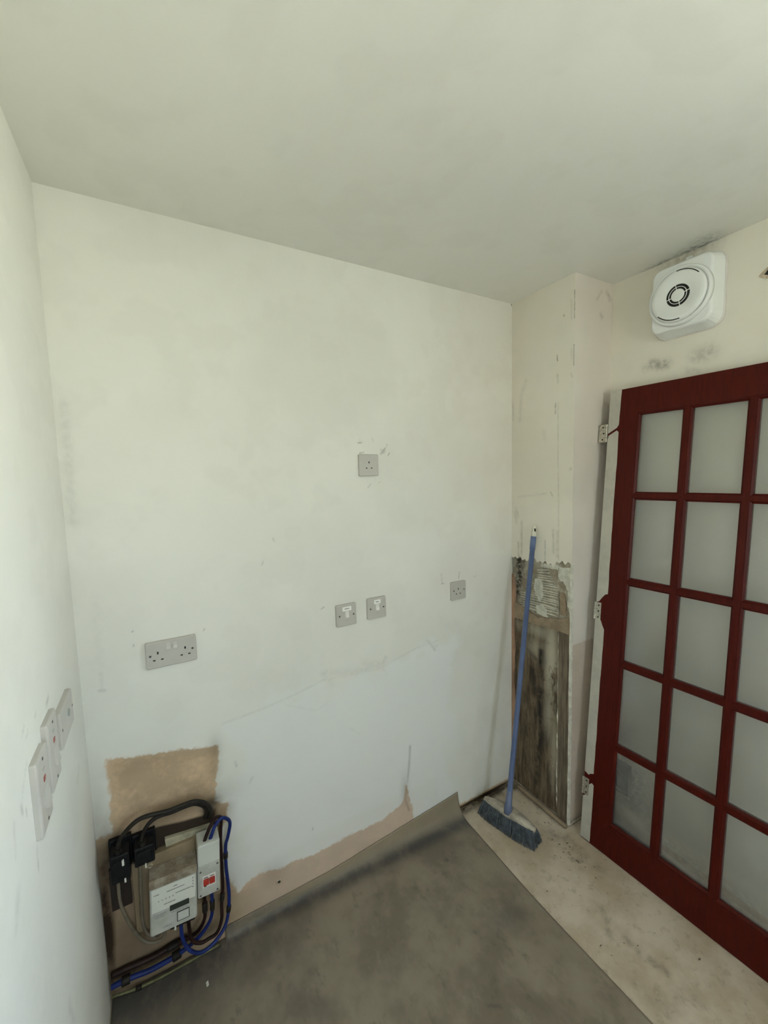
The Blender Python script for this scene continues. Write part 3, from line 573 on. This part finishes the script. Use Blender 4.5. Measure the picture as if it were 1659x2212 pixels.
for s in (-1, 1):
    pins(e, s * 0.039, -0.004); screw(e, s * 0.0605, 0.0); rocker(e, s * 0.0095 + 0.001, 0.024, 0.012, 0.019, 'soft_rocker')
tag(e, 'wide grey double socket with two rockers above the bare plaster patch', 'socket', 'power sockets on the back wall')
def fused(x, z, label, lw):
    e = empty('fused_switch', (x, -0.0025, z)); plate(0.087, 0.087, 0.005, PL).obj('face_plate', 'grey_plate', e)
    lb = B().box(-lw / 2 + 0.002, lw / 2 + 0.002, -0.0102, -0.009, 0.0175, 0.0345).obj('name_label', 'sticker', e)
    n_ = int(lw * 0.6 / 0.004)
    for i in range(n_): B().box(-n_ * 0.002 + i * 0.004 + 0.002, -n_ * 0.002 + i * 0.004 + 0.0052, -0.0104, -0.010, 0.0247, 0.0247 + (0.0032 if i % 3 else 0.0024)).obj('printed_letter', 'ink', lb)
    rocker(e, 0.002, 0.004, 0.015, 0.024)
    for s in (-1, 1): screw(e, s * 0.0302, 0.0)
    B().box(-0.006, 0.008, -0.0101, -0.0095, -0.0205, -0.0195).obj('embossed_line', 'greyink', e)
    return tag(e, label, 'switch', 'labelled switches on the back wall')
fused(0.858, 1.098, 'labelled switch with the wider white sticker, left of the pair', 0.038)
fused(0.995, 1.102, 'labelled switch with the narrower white sticker, right of the pair', 0.029)
R90 = math.radians(90)
# left wall plates
e = empty('flex_outlet_plate', (0.0025, -0.268, 1.088), R90); plate(0.140, 0.086, 0.005, PL).obj('face_plate', 'grey_plate', e)
lathe(B(), 0.012, 0.006, [(0.009, 0.009), (0.012, 0.008), (0.012, 0.003)], 18).obj('cord_grip', 'greyink', e)
for s in (-1, 1): screw(e, s * 0.0605, 0.0)
tag(e, 'blank grey plate on the left wall, nearest the room corner', 'wall plate')
def dp_switch(y, z, label):
    e = empty('cooker_switch', (0.0, y, z), R90); plate(0.081, 0.146, 0.005, [(0, 0), (0.008, 0), (0.0105, 0.0015), (0.0118, 0.006)]).obj('face_plate', 'grey_plate', e)
    B().box(-0.006, 0.006, -0.0128, -0.010, 0.016, 0.026, 0.001).obj('neon_lens', 'neon', e)
    b = B(); b.add([(-0.013, -0.0115, -0.030), (0.013, -0.0115, -0.030), (0.013, -0.0115, 0.006), (-0.013, -0.0115, 0.006), (-0.013, -0.018, -0.030), (0.013, -0.018, -0.030), (0.013, -0.0125, 0.006), (-0.013, -0.0125, 0.006)],
                   [(0, 1, 5, 4), (3, 7, 6, 2), (4, 5, 6, 7), (0, 4, 7, 3), (1, 2, 6, 5), (0, 3, 2, 1)]); b.obj('rocker_switch', 'grey_plate', e)
    screw(e, 0.0, 0.060, 0.0034, 0.0122); screw(e, 0.0, -0.060, 0.0034, 0.0122)
    B().box(-0.007, 0.007, -0.0121, -0.0115, 0.0395, 0.042).obj('printed_line', 'greyink', e)
    return tag(e, label, 'switch', 'tall switches on the left wall')
dp_switch(-0.405, 1.090, 'tall grey switch with red neon, between the blank plate and the nearest switch')
dp_switch(-0.500, 1.068, 'tall grey switch with red neon, lowest and nearest on the left wall')

# ------------------------------------------------------------------ extractor fan
e = empty('extractor_fan', (X2, -0.638, 2.278), -R90)
plate(0.225, 0.262, 0.045, [(0, 0), (0.012, 0.0), (0.060, 0.012), (0.066, 0.016), (0.068, 0.020)]).obj('housing', 'fan', e, False)
plate(0.232, 0.268, 0.046, [(0, 0), (0.006, 0.0), (0.008, 0.003)]).obj('wall_flange', 'fan_base', e)
f_ = lathe(B(), 0.0, -0.004, [(0.066, 0.106), (0.076, 0.104), (0.083, 0.100), (0.083, 0.096), (0.079, 0.094)], 56).obj('dish_rim', 'fan', e, True)
f_ = lathe(B(), 0.0, -0.004, [(0.076, 0.092), (0.084, 0.091), (0.089, 0.086), (0.0905, 0.074), (0.0875, 0.055), (0.0835, 0.0385)], 56, True, True).obj('front_cover', 'fan', e, True)
lathe(B(), 0.0, -0.004, [(0.0800, 0.0383), (0.0842, 0.0383), (0.0842, 0.006)], 40).obj('grille_opening', 'hole', e)
for ra, rb_ in ((0.0283, 0.0302),):
    lathe(B(), 0.0, -0.004, [(0.083, rb_), (0.0862, rb_), (0.0862, ra), (0.083, ra)], 40, False, False).obj('grille_ring', 'fan', e)
lathe(B(), 0.0, -0.004, [(0.083, 0.0218), (0.0862, 0.0218), (0.0872, 0.0195), (0.0876, 0.005)], 40).obj('grille_hub', 'fan', e, True)
for a in (12, 102, 192, 282):
    b = B(); c, s = math.cos(math.radians(a)), math.sin(math.radians(a))
    P_ = [(0.020, -0.0011), (0.0385, -0.0011), (0.0385, 0.0011), (0.020, 0.0011)]
    b.prism([(x * c - z * s, x * s + z * c - 0.004) for x, z in P_], lambda a_, b2, d: (a_, -d, b2), 0.083, 0.0860); b.obj('grille_spoke', 'fan', e)
for a0 in (38, 222):
    b = B(); b.tube([(0.085 * math.cos(math.radians(a0 + 55 * i / 14)), -0.0893, -0.004 + 0.085 * math.sin(math.radians(a0 + 55 * i / 14))) for i in range(15)], 0.0017, 6); b.obj('finger_slot', 'hole', e)
B().box(-0.008, 0.012, -0.02, 0.0, 0.134, 0.146, 0.002).obj('cord_guide', 'fan', e)
tag(e, 'white extractor fan with round dished cover, high on the right wall', 'extractor fan')

# chipped hole at the edge of the picture
e = empty('plaster_hole', (X2, -0.862, 2.273), -R90); e.parent = None
B().prism(jag([(-0.019, -0.002), (-0.004, 0.016), (0.02, 0.026), (0.03, 0.0), (0.016, -0.02), (-0.002, -0.016)], 0.002, 3), lambda a, b2, d: (a, -d, b2), 0.0, 0.0025).obj('torn_rim', 'plug', e)
B().prism(jag([(-0.008, -0.002), (0.004, 0.010), (0.018, 0.014), (0.022, 0.0), (0.012, -0.010)], 0.001, 3), lambda a, b2, d: (a, -d, b2), 0.0, 0.0032).obj('dark_opening', 'hole', e)
tag(e, 'small chipped hole with torn brown rim, high up beside the fan', 'wall hole')
# dark metal back box behind the door glass
e = empty('metal_back_box', (X2, -0.440, 0.225), -R90)
b = B()
for x0_, x1_, z0_, z1_ in ((-0.036, 0.036, 0.066, 0.070), (-0.036, 0.036, -0.070, -0.066), (-0.036, -0.033, -0.066, 0.066), (0.033, 0.036, -0.066, 0.066)): b.box(x0_, x1_, -0.022, 0.0, z0_, z1_)
b.obj('box_rim', 'back_box', e); B().box(-0.033, 0.033, -0.004, 0.0, -0.066, 0.066).obj('box_back', 'back_box', e)
B().prism(jag([(-0.028, -0.03), (0.026, -0.055), (0.02, -0.01), (-0.02, 0.03)], 0.004, 4), lambda a, b2, d: (a, -d, b2), 0.003, 0.018).obj('wire_bundle', 'hole', e)
tag(e, 'dark open metal box on the wall, seen through the lowest corner pane', 'back box')

# ------------------------------------------------------------------ glazed door leaning on the right wall
A_ = Vector((1.79753, -0.44112, 0.0035)); wdv = Vector((0.04354, -0.99905, 0)).normalized(); nf = Vector((-0.99538, -0.04338, 0.08569)).normalized()
yv_ = -nf; zv_ = wdv.cross(yv_).normalized()
dm = Matrix.Identity(4)
for i in range(3): dm[i][0], dm[i][1], dm[i][2], dm[i][3] = wdv[i], yv_[i], zv_[i], A_[i]
door = empty('glazed_door', None, mat=dm)
UL, U0, U1, UR = -0.050, 0.066, 0.606, 0.712; V0_, V1_, VT = 0.136, 1.876, 1.981; TH = 0.035
B().box(UL, U0, 0, TH, 0, VT, 0.0015).obj('stile', 'red', door); B().box(U1, UR, 0, TH, 0, VT, 0.0015).obj('stile', 'red', door)
B().box(U0, U1, 0.0002, TH, V1_, VT, 0.0012).obj('top_rail', 'red', door); B().box(U0, U1, 0.0002, TH, 0, V0_, 0.0012).obj('bottom_rail', 'red', door)
def bar_v(uc, a, b_, hw=0.0165):
    prof = [(-hw, 0.015), (-hw, 0.010), (-hw * 0.62, 0.0055), (-hw * 0.55, 0.002), (hw * 0.55, 0.002), (hw * 0.62, 0.0055), (hw, 0.010), (hw, 0.015), (hw, 0.026), (hw * 0.55, 0.033), (-hw * 0.55, 0.033), (-hw, 0.026)]
    return B().loft([[(uc + x, y, v) for x, y in prof] for v in (a, b_)])
def bar_h(vc, a, b_, hw=0.0165, dy=0.0006):
    prof = [(-hw, 0.015), (-hw, 0.010), (-hw * 0.62, 0.0055), (-hw * 0.55, 0.002), (hw * 0.55, 0.002), (hw * 0.62, 0.0055), (hw, 0.010), (hw, 0.015), (hw, 0.026), (hw * 0.55, 0.033), (-hw * 0.55, 0.033), (-hw, 0.026)]
    return B().loft([[(u, y + dy, vc + x) for x, y in prof] for u in (a, b_)])
UC = (0.2405, 0.4305); VC = (0.4725, 0.831, 1.180, 1.537)
for uc in UC: bar_v(uc, V0_, V1_).obj('glazing_bar', 'red', door)
ulim = [(U0, UC[0] - 0.0085), (UC[0] + 0.0085, UC[1] - 0.0085), (UC[1] + 0.0085, U1)]
for vc in VC:
    for a, b_ in ulim: bar_h(vc, a, b_).obj('glazing_bar', 'red', door)
def bead(pa, pb, inward, along):
    """sloped bead along a stile or rail edge"""
    pr = [(0.0, 0.003), (0.004, 0.0035), (0.010, 0.0095), (0.010, 0.015), (0.0, 0.015)]
    rings = []
    for end, sgn in ((pa, 1), (pb, -1)):
        r = []
        for w_, y in pr:
            if along == 'v': r.append((inward[0] + inward[1] * w_, y, end + sgn * w_))
            else: r.append((end + sgn * w_, y, inward[0] + inward[1] * w_))
        rings.append(r)
    return B().loft(rings)
bead(V0_, V1_, (U0, 1), 'v').obj('glazing_bead', 'red', door); bead(V0_, V1_, (U1, -1), 'v').obj('glazing_bead', 'red', door)
bead(U0, U1, (V0_, 1), 'h').obj('glazing_bead', 'red', door); bead(U0, U1, (V1_, -1), 'h').obj('glazing_bead', 'red', door)
ue = [U0, UC[0], UC[1], U1]; ve = [V0_] + list(VC) + [V1_]
for i in range(3):
    for j in range(5): B().box(ue[i] + 0.002, ue[i + 1] - 0.002, 0.016, 0.0195, ve[j] + 0.002, ve[j + 1] - 0.002).obj('pane', 'pane', door)
DF = lambda a, b_, d: (a, -d, b_)
for poly in ([(-0.0495, 1.984), (-0.0495, 1.80), (-0.044, 1.803), (-0.012, 1.822), (-0.006, 1.835), (-0.0045, 1.90), (-0.003, 1.984)],
             [(-0.0495, 1.775), (-0.045, 1.792), (-0.012, 1.811), (-0.004, 1.803), (-0.003, 1.70), (-0.004, 1.5), (-0.003, 1.3), (-0.002, 1.112), (-0.012, 1.108), (-0.026, 1.092), (-0.037, 1.073), (-0.0495, 1.068), (-0.0498, 1.4)],
             [(-0.0495, 1.0), (-0.026, 0.994), (-0.018, 0.975), (-0.008, 0.955), (-0.007, 0.92), (-0.009, 0.73), (-0.008, 0.5), (-0.009, 0.313), (-0.024, 0.304), (-0.030, 0.296), (-0.0495, 0.304)],
             [(-0.0495, 0.19), (-0.032, 0.205), (-0.028, 0.252), (-0.014, 0.268), (-0.005, 0.262), (-0.005, 0.10), (-0.006, 0.004), (-0.0495, 0.004)]):
    q_ = []
    for (a, b_), (c, d) in zip(poly, poly[1:] + poly[:1]):
        n_ = max(1, int(math.hypot(c - a, d - b_) / 0.03))
        for t in range(n_):
            ex = random.uniform(-0.0008, 0.0008) if -0.04 < a < 0 else 0
            q_.append((a + (c - a) * t / n_ + ex, b_ + (d - b_) * t / n_))
    B().prism(q_, DF, -0.0005, 0.0007).obj('pale_paint_strip', 'stripwhite', door)
def hinge(v, open_, hh=0.076):
    b = B()
    if open_: b.box(-0.087, -0.055, -0.0025, -0.0005, v - hh / 2, v + hh / 2)
    else: b.box(-0.049, -0.026, -0.003, -0.0005, v - hh / 2, v + hh / 2)
    hg = b.obj('hinge', 'steel', door); cx = -0.055 if open_ else -0.052
    for i in range(5):
        z0_ = v - hh / 2 + hh * i / 5 + 0.0006; z1_ = v - hh / 2 + hh * (i + 1) / 5 - 0.0006
        B().loft([[(cx + 0.0042 * math.cos(a * math.pi / 5), -0.002 + 0.0042 * math.sin(a * math.pi / 5), z) for a in range(10)] for z in (z0_, z1_)]).obj('knuckle', 'steel', hg)
    for i in (-1, 0, 1):
        hx = -0.071 + (0.004 if i == 0 else 0) if open_ else -0.036
        disc(B(), hx, v + i * 0.026, 0.0034, 0.0022 if open_ else 0.0027, 0.0034, 12).obj('screw_hole', 'hole', hg)
hinge(1.803, True); hinge(1.030, False); hinge(0.240, False)
tag(door, 'dark red fifteen-pane glazed door leaning against the right wall', 'door', kind='thing')

# ------------------------------------------------------------------ broom
P0, P1 = Vector((1.550, -0.196, 0.098)), Vector((1.7595, -0.158, 1.382)); ax = (P1 - P0).normalized()
hd = Vector((0.072, -0.285, 0)).normalized(); hs = Vector((-hd.y, hd.x, 0)) * -1     # head axis, and the side away from the pier
br = empty('broom', (1.560, -0.190, 0.0))
off = Vector((1.560, -0.190, 0.0))
def L(v): return tuple(Vector(v) - off)
b = B(); b.tube([L(P0 + ax * t) for t in (0.0, 0.05, 1.20, 1.2005, 1.262)], [0.0125, 0.0118, 0.0112, 0.0126, 0.0126], 20); b.obj('pole', 'blue_pole', br, True)
b = B(); b.tube([L(P0 + ax * t) for t in (1.262, 1.266, 1.300, 1.312, 1.316)], [0.0118, 0.0112, 0.0108, 0.009, 0.005], 20); cp = b.obj('pole_cap', 'cap', br, True)
v_ = P0 + ax * 1.293 - Vector((0.5, 0.85, 0)).normalized() * 0.0095
B().box(*[c for k_ in range(3) for c in (L(v_)[k_] - (0.003, 0.003, 0.007)[k_], L(v_)[k_] + (0.003, 0.003, 0.007)[k_])]).obj('hanging_hole', 'hole', cp)
b = B(); b.tube([L(P0 - ax * 0.018), L(P0 + ax * 0.012), L(P0 + ax * 0.02), L(P0 + ax * 0.085)], [0.019, 0.018, 0.0155, 0.0125], 20); b.obj('socket_collar', 'ferrule', br, True)
# block: cross-sections along the head
rings = []
for t in np.linspace(-1, 1, 21):
    wv = 0.026 * (1 - 0.78 * abs(t) ** 2.2) + 0.004; hgt = 0.026 - 0.012 * abs(t) ** 1.6; base_z = 0.070 - 0.008 * abs(t) ** 2
    c = off + hd * (0.128 * t)
    r = []
    for a in range(16):
        aa = 2 * math.pi * a / 16; cs, sn = math.cos(aa), math.sin(aa)
        zz_ = base_z + (hgt * max(sn, 0) ** 0.7 if sn > 0 else 0.010 * sn)
        r.append(L(Vector((c.x, c.y, 0)) + hs * (wv * abs(cs) ** 0.7 * (1 if cs >= 0 else -1)) + Vector((0, 0, zz_))))
    rings.append(r)
B().loft(rings).obj('block', 'broom_block', br, True)
bb_ = B()
for i in range(58):
    t = -1 + 2 * i / 57
    for j in range(9):
        s_ = -1 + 2 * j / 8
        wv = 0.027 * (1 - 0.45 * abs(t) ** 3)
        c0 = off + hd * (0.124 * t + random.uniform(-.002, .002)) + hs * (s_ * wv) + Vector((0, 0, 0.074 - 0.008 * t * t))
        fl = hd * (0.018 * t + random.uniform(-.002, .002)) + hs * (0.022 * s_ + random.uniform(-.002, .002))
        c1 = Vector((c0.x, c0.y, 0.0)) + fl + Vector((0, 0, random.uniform(0.001, 0.003)))
        cm = (c0 + c1) / 2 + fl * 0.10
        r0 = 0.0026
        bb_.tube([L(c0), L(cm), L(c1)], [r0, r0 * 1.05, r0 * 0.75], 4)
o = bb_.obj('bristles', 'bristle', br); o['kind'] = 'stuff'
tag(br, 'blue-poled broom with slate bristles, standing in the corner against the pier', 'broom')

# ------------------------------------------------------------------ electricity supply
bd = B().box(0.086, 0.342, -0.026, -0.0005, 0.205, 0.447, 0.002).obj('meter_backboard', 'board'); tag(bd, 'tan wooden backboard behind the electricity meter', 'board')
bd = B().box(0.026, 0.080, -0.012, -0.0005, 0.305, 0.445, 0.0015).obj('dark_board', 'dark_board'); tag(bd, 'small dark brown board under the left black fuse box', 'board')
bt = B().add([(0.182, -0.001, 0.475), (0.322, -0.001, 0.460), (0.338, -0.001, 0.438), (0.184, -0.001, 0.442), (0.182, -0.013, 0.475), (0.322, -0.013, 0.460), (0.338, -0.013, 0.438), (0.184, -0.013, 0.442)],
             [(0, 1, 2, 3), (4, 7, 6, 5), (0, 4, 5, 1), (1, 5, 6, 2), (2, 6, 7, 3), (3, 7, 4, 0)]).obj('cream_batten', 'batten'); tag(bt, 'grimy cream batten in the dark gap above the meter', 'batten')
def tilt(name, loc, deg):
    e = empty(name, loc); e.rotation_euler = (0, math.radians(deg), 0); return e
# meter
e = tilt('electricity_meter', (0.196, -0.026, 0.318), 3.0)
w2, h2 = 0.067, 0.090
b = B(); b.loft([[(x, -d, z) for x, z in rrect(2 * (w2 - i_), 2 * (h2 - i_), 0.006, 3)] for d, i_ in ((0, 0.001), (0.055, 0), (0.060, 0.0015), (0.062, 0.004))]); b.obj('case', 'meter', e)
B().prism([(-0.0002, h2 + 0.0012), (0.056, h2 + 0.0012), (0.0622, h2 - 0.0015), (0.0638, h2 - 0.005), (0.0638, h2 - 0.022), (0.0612, h2 - 0.024), (0.0560, h2 - 0.006), (0.0, h2 - 0.006)], lambda d, z, x: (x, -d, z), -w2 - 0.0004, w2 + 0.0004).obj('dust_layer', 'dust', e)
fp = B().box(-0.061, 0.061, -0.0632, -0.0615, -0.012, 0.064).obj('face_label', 'label', e)
B().box(-0.012, 0.043, -0.0645, -0.0615, -0.026, -0.008, 0.0008).obj('display', 'lcd', e)
for x0_, x1_, z_ in ((-0.056, -0.040, 0.044), (-0.020, 0.034, 0.042), (0.005, 0.054, 0.026), (-0.028, 0.006, 0.004), (-0.002, 0.012, 0.052)):
    n_ = int((x1_ - x0_) / 0.0032)
    for i in range(n_): B().box(x0_ + i * 0.0032, x0_ + i * 0.0032 + random.uniform(0.0018, 0.0028), -0.0635, -0.063, z_, z_ + 0.0022).obj('printed_mark', 'ink', fp)
for i in range(5): B().box(-0.044 + i * 0.010, -0.041 + i * 0.010, -0.0635, -0.063, 0.020, 0.024).obj('printed_symbol', 'greyink', fp)
for i in range(4): B().box(0.053, 0.0565, -0.0635, -0.063, 0.052 - i * 0.010, 0.057 - i * 0.010).obj('printed_symbol', 'greyink', fp)
for x0_, x1_, z_ in ((-0.058, -0.020, -0.026), (-0.052, -0.022, -0.034), (0.048, 0.060, -0.020), (-0.008, 0.040, -0.036), (-0.030, -0.006, -0.074)):
    n_ = int((x1_ - x0_) / 0.004)
    for i in range(n_): B().box(x0_ + i * 0.004, x0_ + i * 0.004 + random.uniform(0.002, 0.0034), -0.0626, -0.0618, z_, z_ + random.uniform(0.0025, 0.005)).obj('printed_mark', 'greyink', e)
st = B().box(0.008, 0.044, -0.0638, -0.0615, -0.073, -0.040, 0.0008).obj('sticker', 'ink', e); B().box(0.0105, 0.0415, -0.0644, -0.063, -0.0695, -0.0425).obj('sticker_face', 'white', st)
B().box(-0.012, 0.060, -0.055, -0.004, -0.100, -0.088, 0.002).obj('terminal_cover', 'black', e)
B().box(0.000, 0.005, -0.0655, -0.062, -0.096, -0.082).obj('seal_tag', 'label', e)
tag(e, 'white electricity meter with small dark display, dust on its top', 'electricity meter')
# isolator
e = tilt('isolator_switch', (0.3015, -0.026, 0.372), 3.0)
b = B(); b.loft([[(x, -d, z) for x, z in rrect(2 * (0.034 - i_), 2 * (0.090 - i_), 0.005, 3)] for d, i_ in ((0, 0.001), (0.056, 0), (0.061, 0.001), (0.063, 0.0035))]); b.obj('enclosure', 'white', e)
cv = B().box(-0.031, 0.031, -0.0665, -0.062, -0.084, 0.022, 0.0012).obj('front_cover', 'meter', e)
for s in (-1, 1):
    for z_ in (-0.077, 0.014 if s > 0 else 0.004): disc(B(), s * 0.0255, z_, 0.0032, 0.066, 0.0672, 14).obj('cover_screw', 'screw', cv)
B().box(-0.020, 0.020, -0.0675, -0.065, -0.053, -0.013).obj('breaker_front', 'rocker', e)
for i, x_ in enumerate((-0.0175, 0.0005)):
    B().box(x_, x_ + 0.0165, -0.0745, -0.067, -0.042, -0.024, 0.0012).obj('red_toggle', 'redswitch', e); B().box(x_ + 0.002, x_ + 0.014, -0.0680, -0.067, -0.021, -0.0185).obj('toggle_mark', 'ink', e)
B().box(-0.015, -0.008, -0.0682, -0.067, -0.051, -0.048).obj('printed_mark', 'ink', e)
tag(e, 'narrow white isolator with twin red toggles, beside the meter', 'isolator')
def fuse_box(name, x, z, w, h, d, label):
    e = empty(name, (x, -0.001, z)); 
    B().box(-w / 2 - 0.006, w / 2 + 0.004, -0.016, 0, -h / 2 - 0.004, h / 2 + 0.012, 0.002).obj('base', 'black', e)
    B().box(-w / 2, w / 2, -d, -0.014, -h / 2, h / 2, 0.004).obj('cover', 'black', e)
    B().box(-w * 0.36, w * 0.36, -d - 0.004, -d + 0.001, -h * 0.25, h * 0.30, 0.002).obj('fuse_carrier', 'black', e)
    b = B(); b.tube([(-0.004, -d * 0.8, h / 2 - 0.002), (-0.004, -d * 0.8, h / 2 + 0.014)], 0.010, 14); b.obj('cable_gland', 'rubber', e)
    return tag(e, label, 'fuse box')
e = fuse_box('service_cutout', 0.063, 0.485, 0.050, 0.088, 0.070, 'black service fuse box nearest the room corner, with a white seal')
B().box(0.006, 0.012, -0.077, -0.072, 0.012, 0.030, 0.001).obj('seal_tag', 'label', e); B().box(0.008, 0.013, -0.072, -0.066, -0.048, -0.034, 0.001).obj('seal_tag', 'label', e)
e = fuse_box('connector_block', 0.126, 0.487, 0.055, 0.060, 0.060, 'black connector box between the corner fuse box and the batten')
B().box(0.000, 0.004, -0.067, -0.062, -0.036, -0.022, 0.001).obj('seal_tag', 'label', e)
b = B(); b.tube([(0.012 + 0.007 * math.cos(t * 0.55), -0.058, -0.042 + 0.006 * math.sin(t * 0.55)) for t in range(11)], 0.0012, 6); b.obj('seal_wire', 'steel', e)
def cable(name, pts, r, mat, label, sleeves=(), group='supply cables around the meter', run=None):
    sp_ = smooth_pts(pts, 8); b = B(); b.tube(sp_, [r + (run - r) * min(1, max(0, (i / (len(sp_) - 1) - 0.45) / 0.12)) for i in range(len(sp_))] if run else r, 12); o = b.obj(name, mat, None, True)
    for i, ln, rr in sleeves:
        s = B(); a = int(i * (len(sp_) - 1)); c = max(1, int(ln * (len(sp_) - 1)))
        s.tube(sp_[max(0, a - c):a + c + 1], rr, 10); s.obj('black_sleeve', 'rubber', o, True)
    return tag(o, label, 'cable', group)
BLUE1 = [(0.308, -0.07, 0.445), (0.314, -0.07, 0.462), (0.33, -0.066, 0.494), (0.353, -0.06, 0.507), (0.374, -0.05, 0.484), (0.379, -0.04, 0.454), (0.370, -0.035, 0.409), (0.362, -0.03, 0.375), (0.359, -0.03, 0.298),
  (0.362, -0.035, 0.189), (0.35, -0.045, 0.118), (0.329, -0.055, 0.09), (0.294, -0.065, 0.074), (0.259, -0.07, 0.075), (0.228, -0.07, 0.106), (0.211, -0.066, 0.157), (0.210, -0.060, 0.222)]
BROWN1 = [(0.29, -0.07, 0.445), (0.296, -0.07, 0.462), (0.309, -0.066, 0.487), (0.325, -0.058, 0.506), (0.339, -0.048, 0.508), (0.353, -0.036, 0.489), (0.350, -0.03, 0.443), (0.347, -0.023, 0.39), (0.346, -0.023, 0.308), (0.344, -0.028, 0.222),
  (0.336, -0.04, 0.178), (0.332, -0.05, 0.134), (0.315, -0.055, 0.099), (0.288, -0.055, 0.092), (0.261, -0.055, 0.094), (0.236, -0.053, 0.124), (0.230, -0.050, 0.222)]
BROWN2 = [(0.284, -0.055, 0.290), (0.283, -0.055, 0.212), (0.279, -0.05, 0.166), (0.262, -0.042, 0.130), (0.239, -0.030, 0.108), (0.212, -0.018, 0.096), (0.178, -0.014, 0.090), (0.114, -0.013, 0.087), (0.052, -0.013, 0.094), (0.008, -0.013, 0.096)]
BLUE2 = [(0.306, -0.055, 0.290), (0.306, -0.055, 0.206), (0.298, -0.05, 0.155), (0.274, -0.046, 0.119), (0.246, -0.040, 0.094), (0.219, -0.036, 0.080), (0.178, -0.033, 0.069), (0.113, -0.031, 0.065), (0.064, -0.031, 0.074), (0.022, -0.031, 0.077), (0.008, -0.031, 0.076)]
cable('meter_tail', BLUE1, 0.0056, 'bluec', 'outer blue cable looping over the isolator and under the meter', ((0.47, 0.015, 0.0078), (0.60, 0.012, 0.0078)))
cable('meter_tail', BROWN1, 0.0056, 'brownc', 'dark brown cable looping over the isolator beside the outer blue one', ((0.60, 0.02, 0.0078),))
cable('meter_tail', BLUE2, 0.0056, 'bluec', 'blue cable from under the isolator, running along the wall base to the corner', ((0.10, 0.03, 0.0078), (0.585, 0.035, 0.0135), (0.845, 0.035, 0.0135)), run=0.0078)
cable('meter_tail', BROWN2, 0.0056, 'brownc', 'dark brown cable from under the isolator, running above the low blue one', ((0.12, 0.03, 0.0085), (0.66, 0.05, 0.0112)), run=0.0092)
cable('earth_wire', [(0.006, -0.020, 0.032), (0.077, -0.022, 0.016), (0.141, -0.023, 0.0115), (0.208, -0.023, 0.0115), (0.325, -0.021, 0.0115)], 0.0042, 'earth', 'thin yellow-green earth wire lying along the floor edge', ((0.27, 0.02, 0.0072),))
cable('grey_cable', [(0.052, -0.05, 0.44), (0.052, -0.042, 0.354), (0.062, -0.038, 0.297), (0.079, -0.036, 0.235), (0.106, -0.04, 0.184), (0.136, -0.05, 0.172), (0.160, -0.056, 0.184), (0.167, -0.056, 0.232)], 0.0048, 'greyc', 'grey cable drooping from the corner fuse box to the meter')
cable('grey_cable', [(0.112, -0.045, 0.46), (0.108, -0.042, 0.363), (0.105, -0.038, 0.256), (0.113, -0.038, 0.208), (0.134, -0.044, 0.185), (0.147, -0.052, 0.196), (0.152, -0.056, 0.232)], 0.0048, 'greyc', 'grey cable dropping from the connector box beside the meter')
cable('service_cable', [(0.316, -0.004, 0.482), (0.324, -0.03, 0.528), (0.308, -0.046, 0.570), (0.277, -0.05, 0.594), (0.244, -0.05, 0.597), (0.205, -0.05, 0.596), (0.174, -0.05, 0.600), (0.138, -0.052, 0.607), (0.111, -0.055, 0.605), (0.086, -0.056, 0.588), (0.066, -0.057, 0.565), (0.060, -0.057, 0.535)], 0.0066, 'rubber', 'thick black cable arching from the wall hole to the corner fuse box')
cable('service_cable', [(0.304, -0.004, 0.488), (0.310, -0.025, 0.524), (0.301, -0.036, 0.556), (0.276, -0.040, 0.579), (0.243, -0.040, 0.582), (0.208, -0.041, 0.581), (0.176, -0.044, 0.586), (0.152, -0.047, 0.582), (0.134, -0.049, 0.566), (0.124, -0.049, 0.545), (0.122, -0.049, 0.525)], 0.0062, 'rubber', 'thick black cable arching from the wall hole to the connector box')
# old fixing hole in the bare strip
e = empty('fixing_hole', (0.543, 0, 0.111))
lathe(B(), 0, 0, [(0.0, 0.013), (0.003, 0.011), (0.004, 0.007), (0.001, 0.0055)], 18, True, False).obj('plaster_rim', 'plug', e); disc(B(), 0, 0, 0.0055, 0.0005, 0.0015, 14).obj('dark_opening', 'hole', e)
tag(e, 'small round fixing hole in the bare plaster strip above the vinyl', 'wall hole')
# bits on the floor
b = B(); b.loft([[(0.272 + x * 1.0, -0.116 + y, z) for x, y in ((-0.003, -0.009), (0.004, -0.006), (0.003, 0.009), (-0.004, 0.006))] for z in (0.0032, 0.0055)])
tag(b.obj('paint_chip', 'label'), 'small white paint chip on the vinyl below the meter', 'paint chip')
b = B()
for i in range(70):
    if i < 45: x_, y_ = random.gauss(1.70, 0.05), random.gauss(-0.42, 0.07)
    else: x_, y_ = random.uniform(1.43, 1.75), random.uniform(-0.9, -0.05)
    if x_ > 1.74 or x_ < 1.43: continue
    r_ = random.uniform(0.0010, 0.0032); a_ = random.uniform(0, 3.1)
    b.loft([[(x_ + s * r_ * math.cos(a_ + k_ * 1.571) * (2.0 if k_ % 2 else 0.8), y_ + s * r_ * math.sin(a_ + k_ * 1.571) * (2.0 if k_ % 2 else 0.8), z) for k_ in range(4)] for z, s in ((0.0003, 1.0), (0.0003 + r_ * 0.8, 0.6))])
o = b.obj('plaster_crumbs', 'oldwood'); tag(o, 'scattered crumbs of debris on the bare floor near the pier', 'debris', kind='stuff')
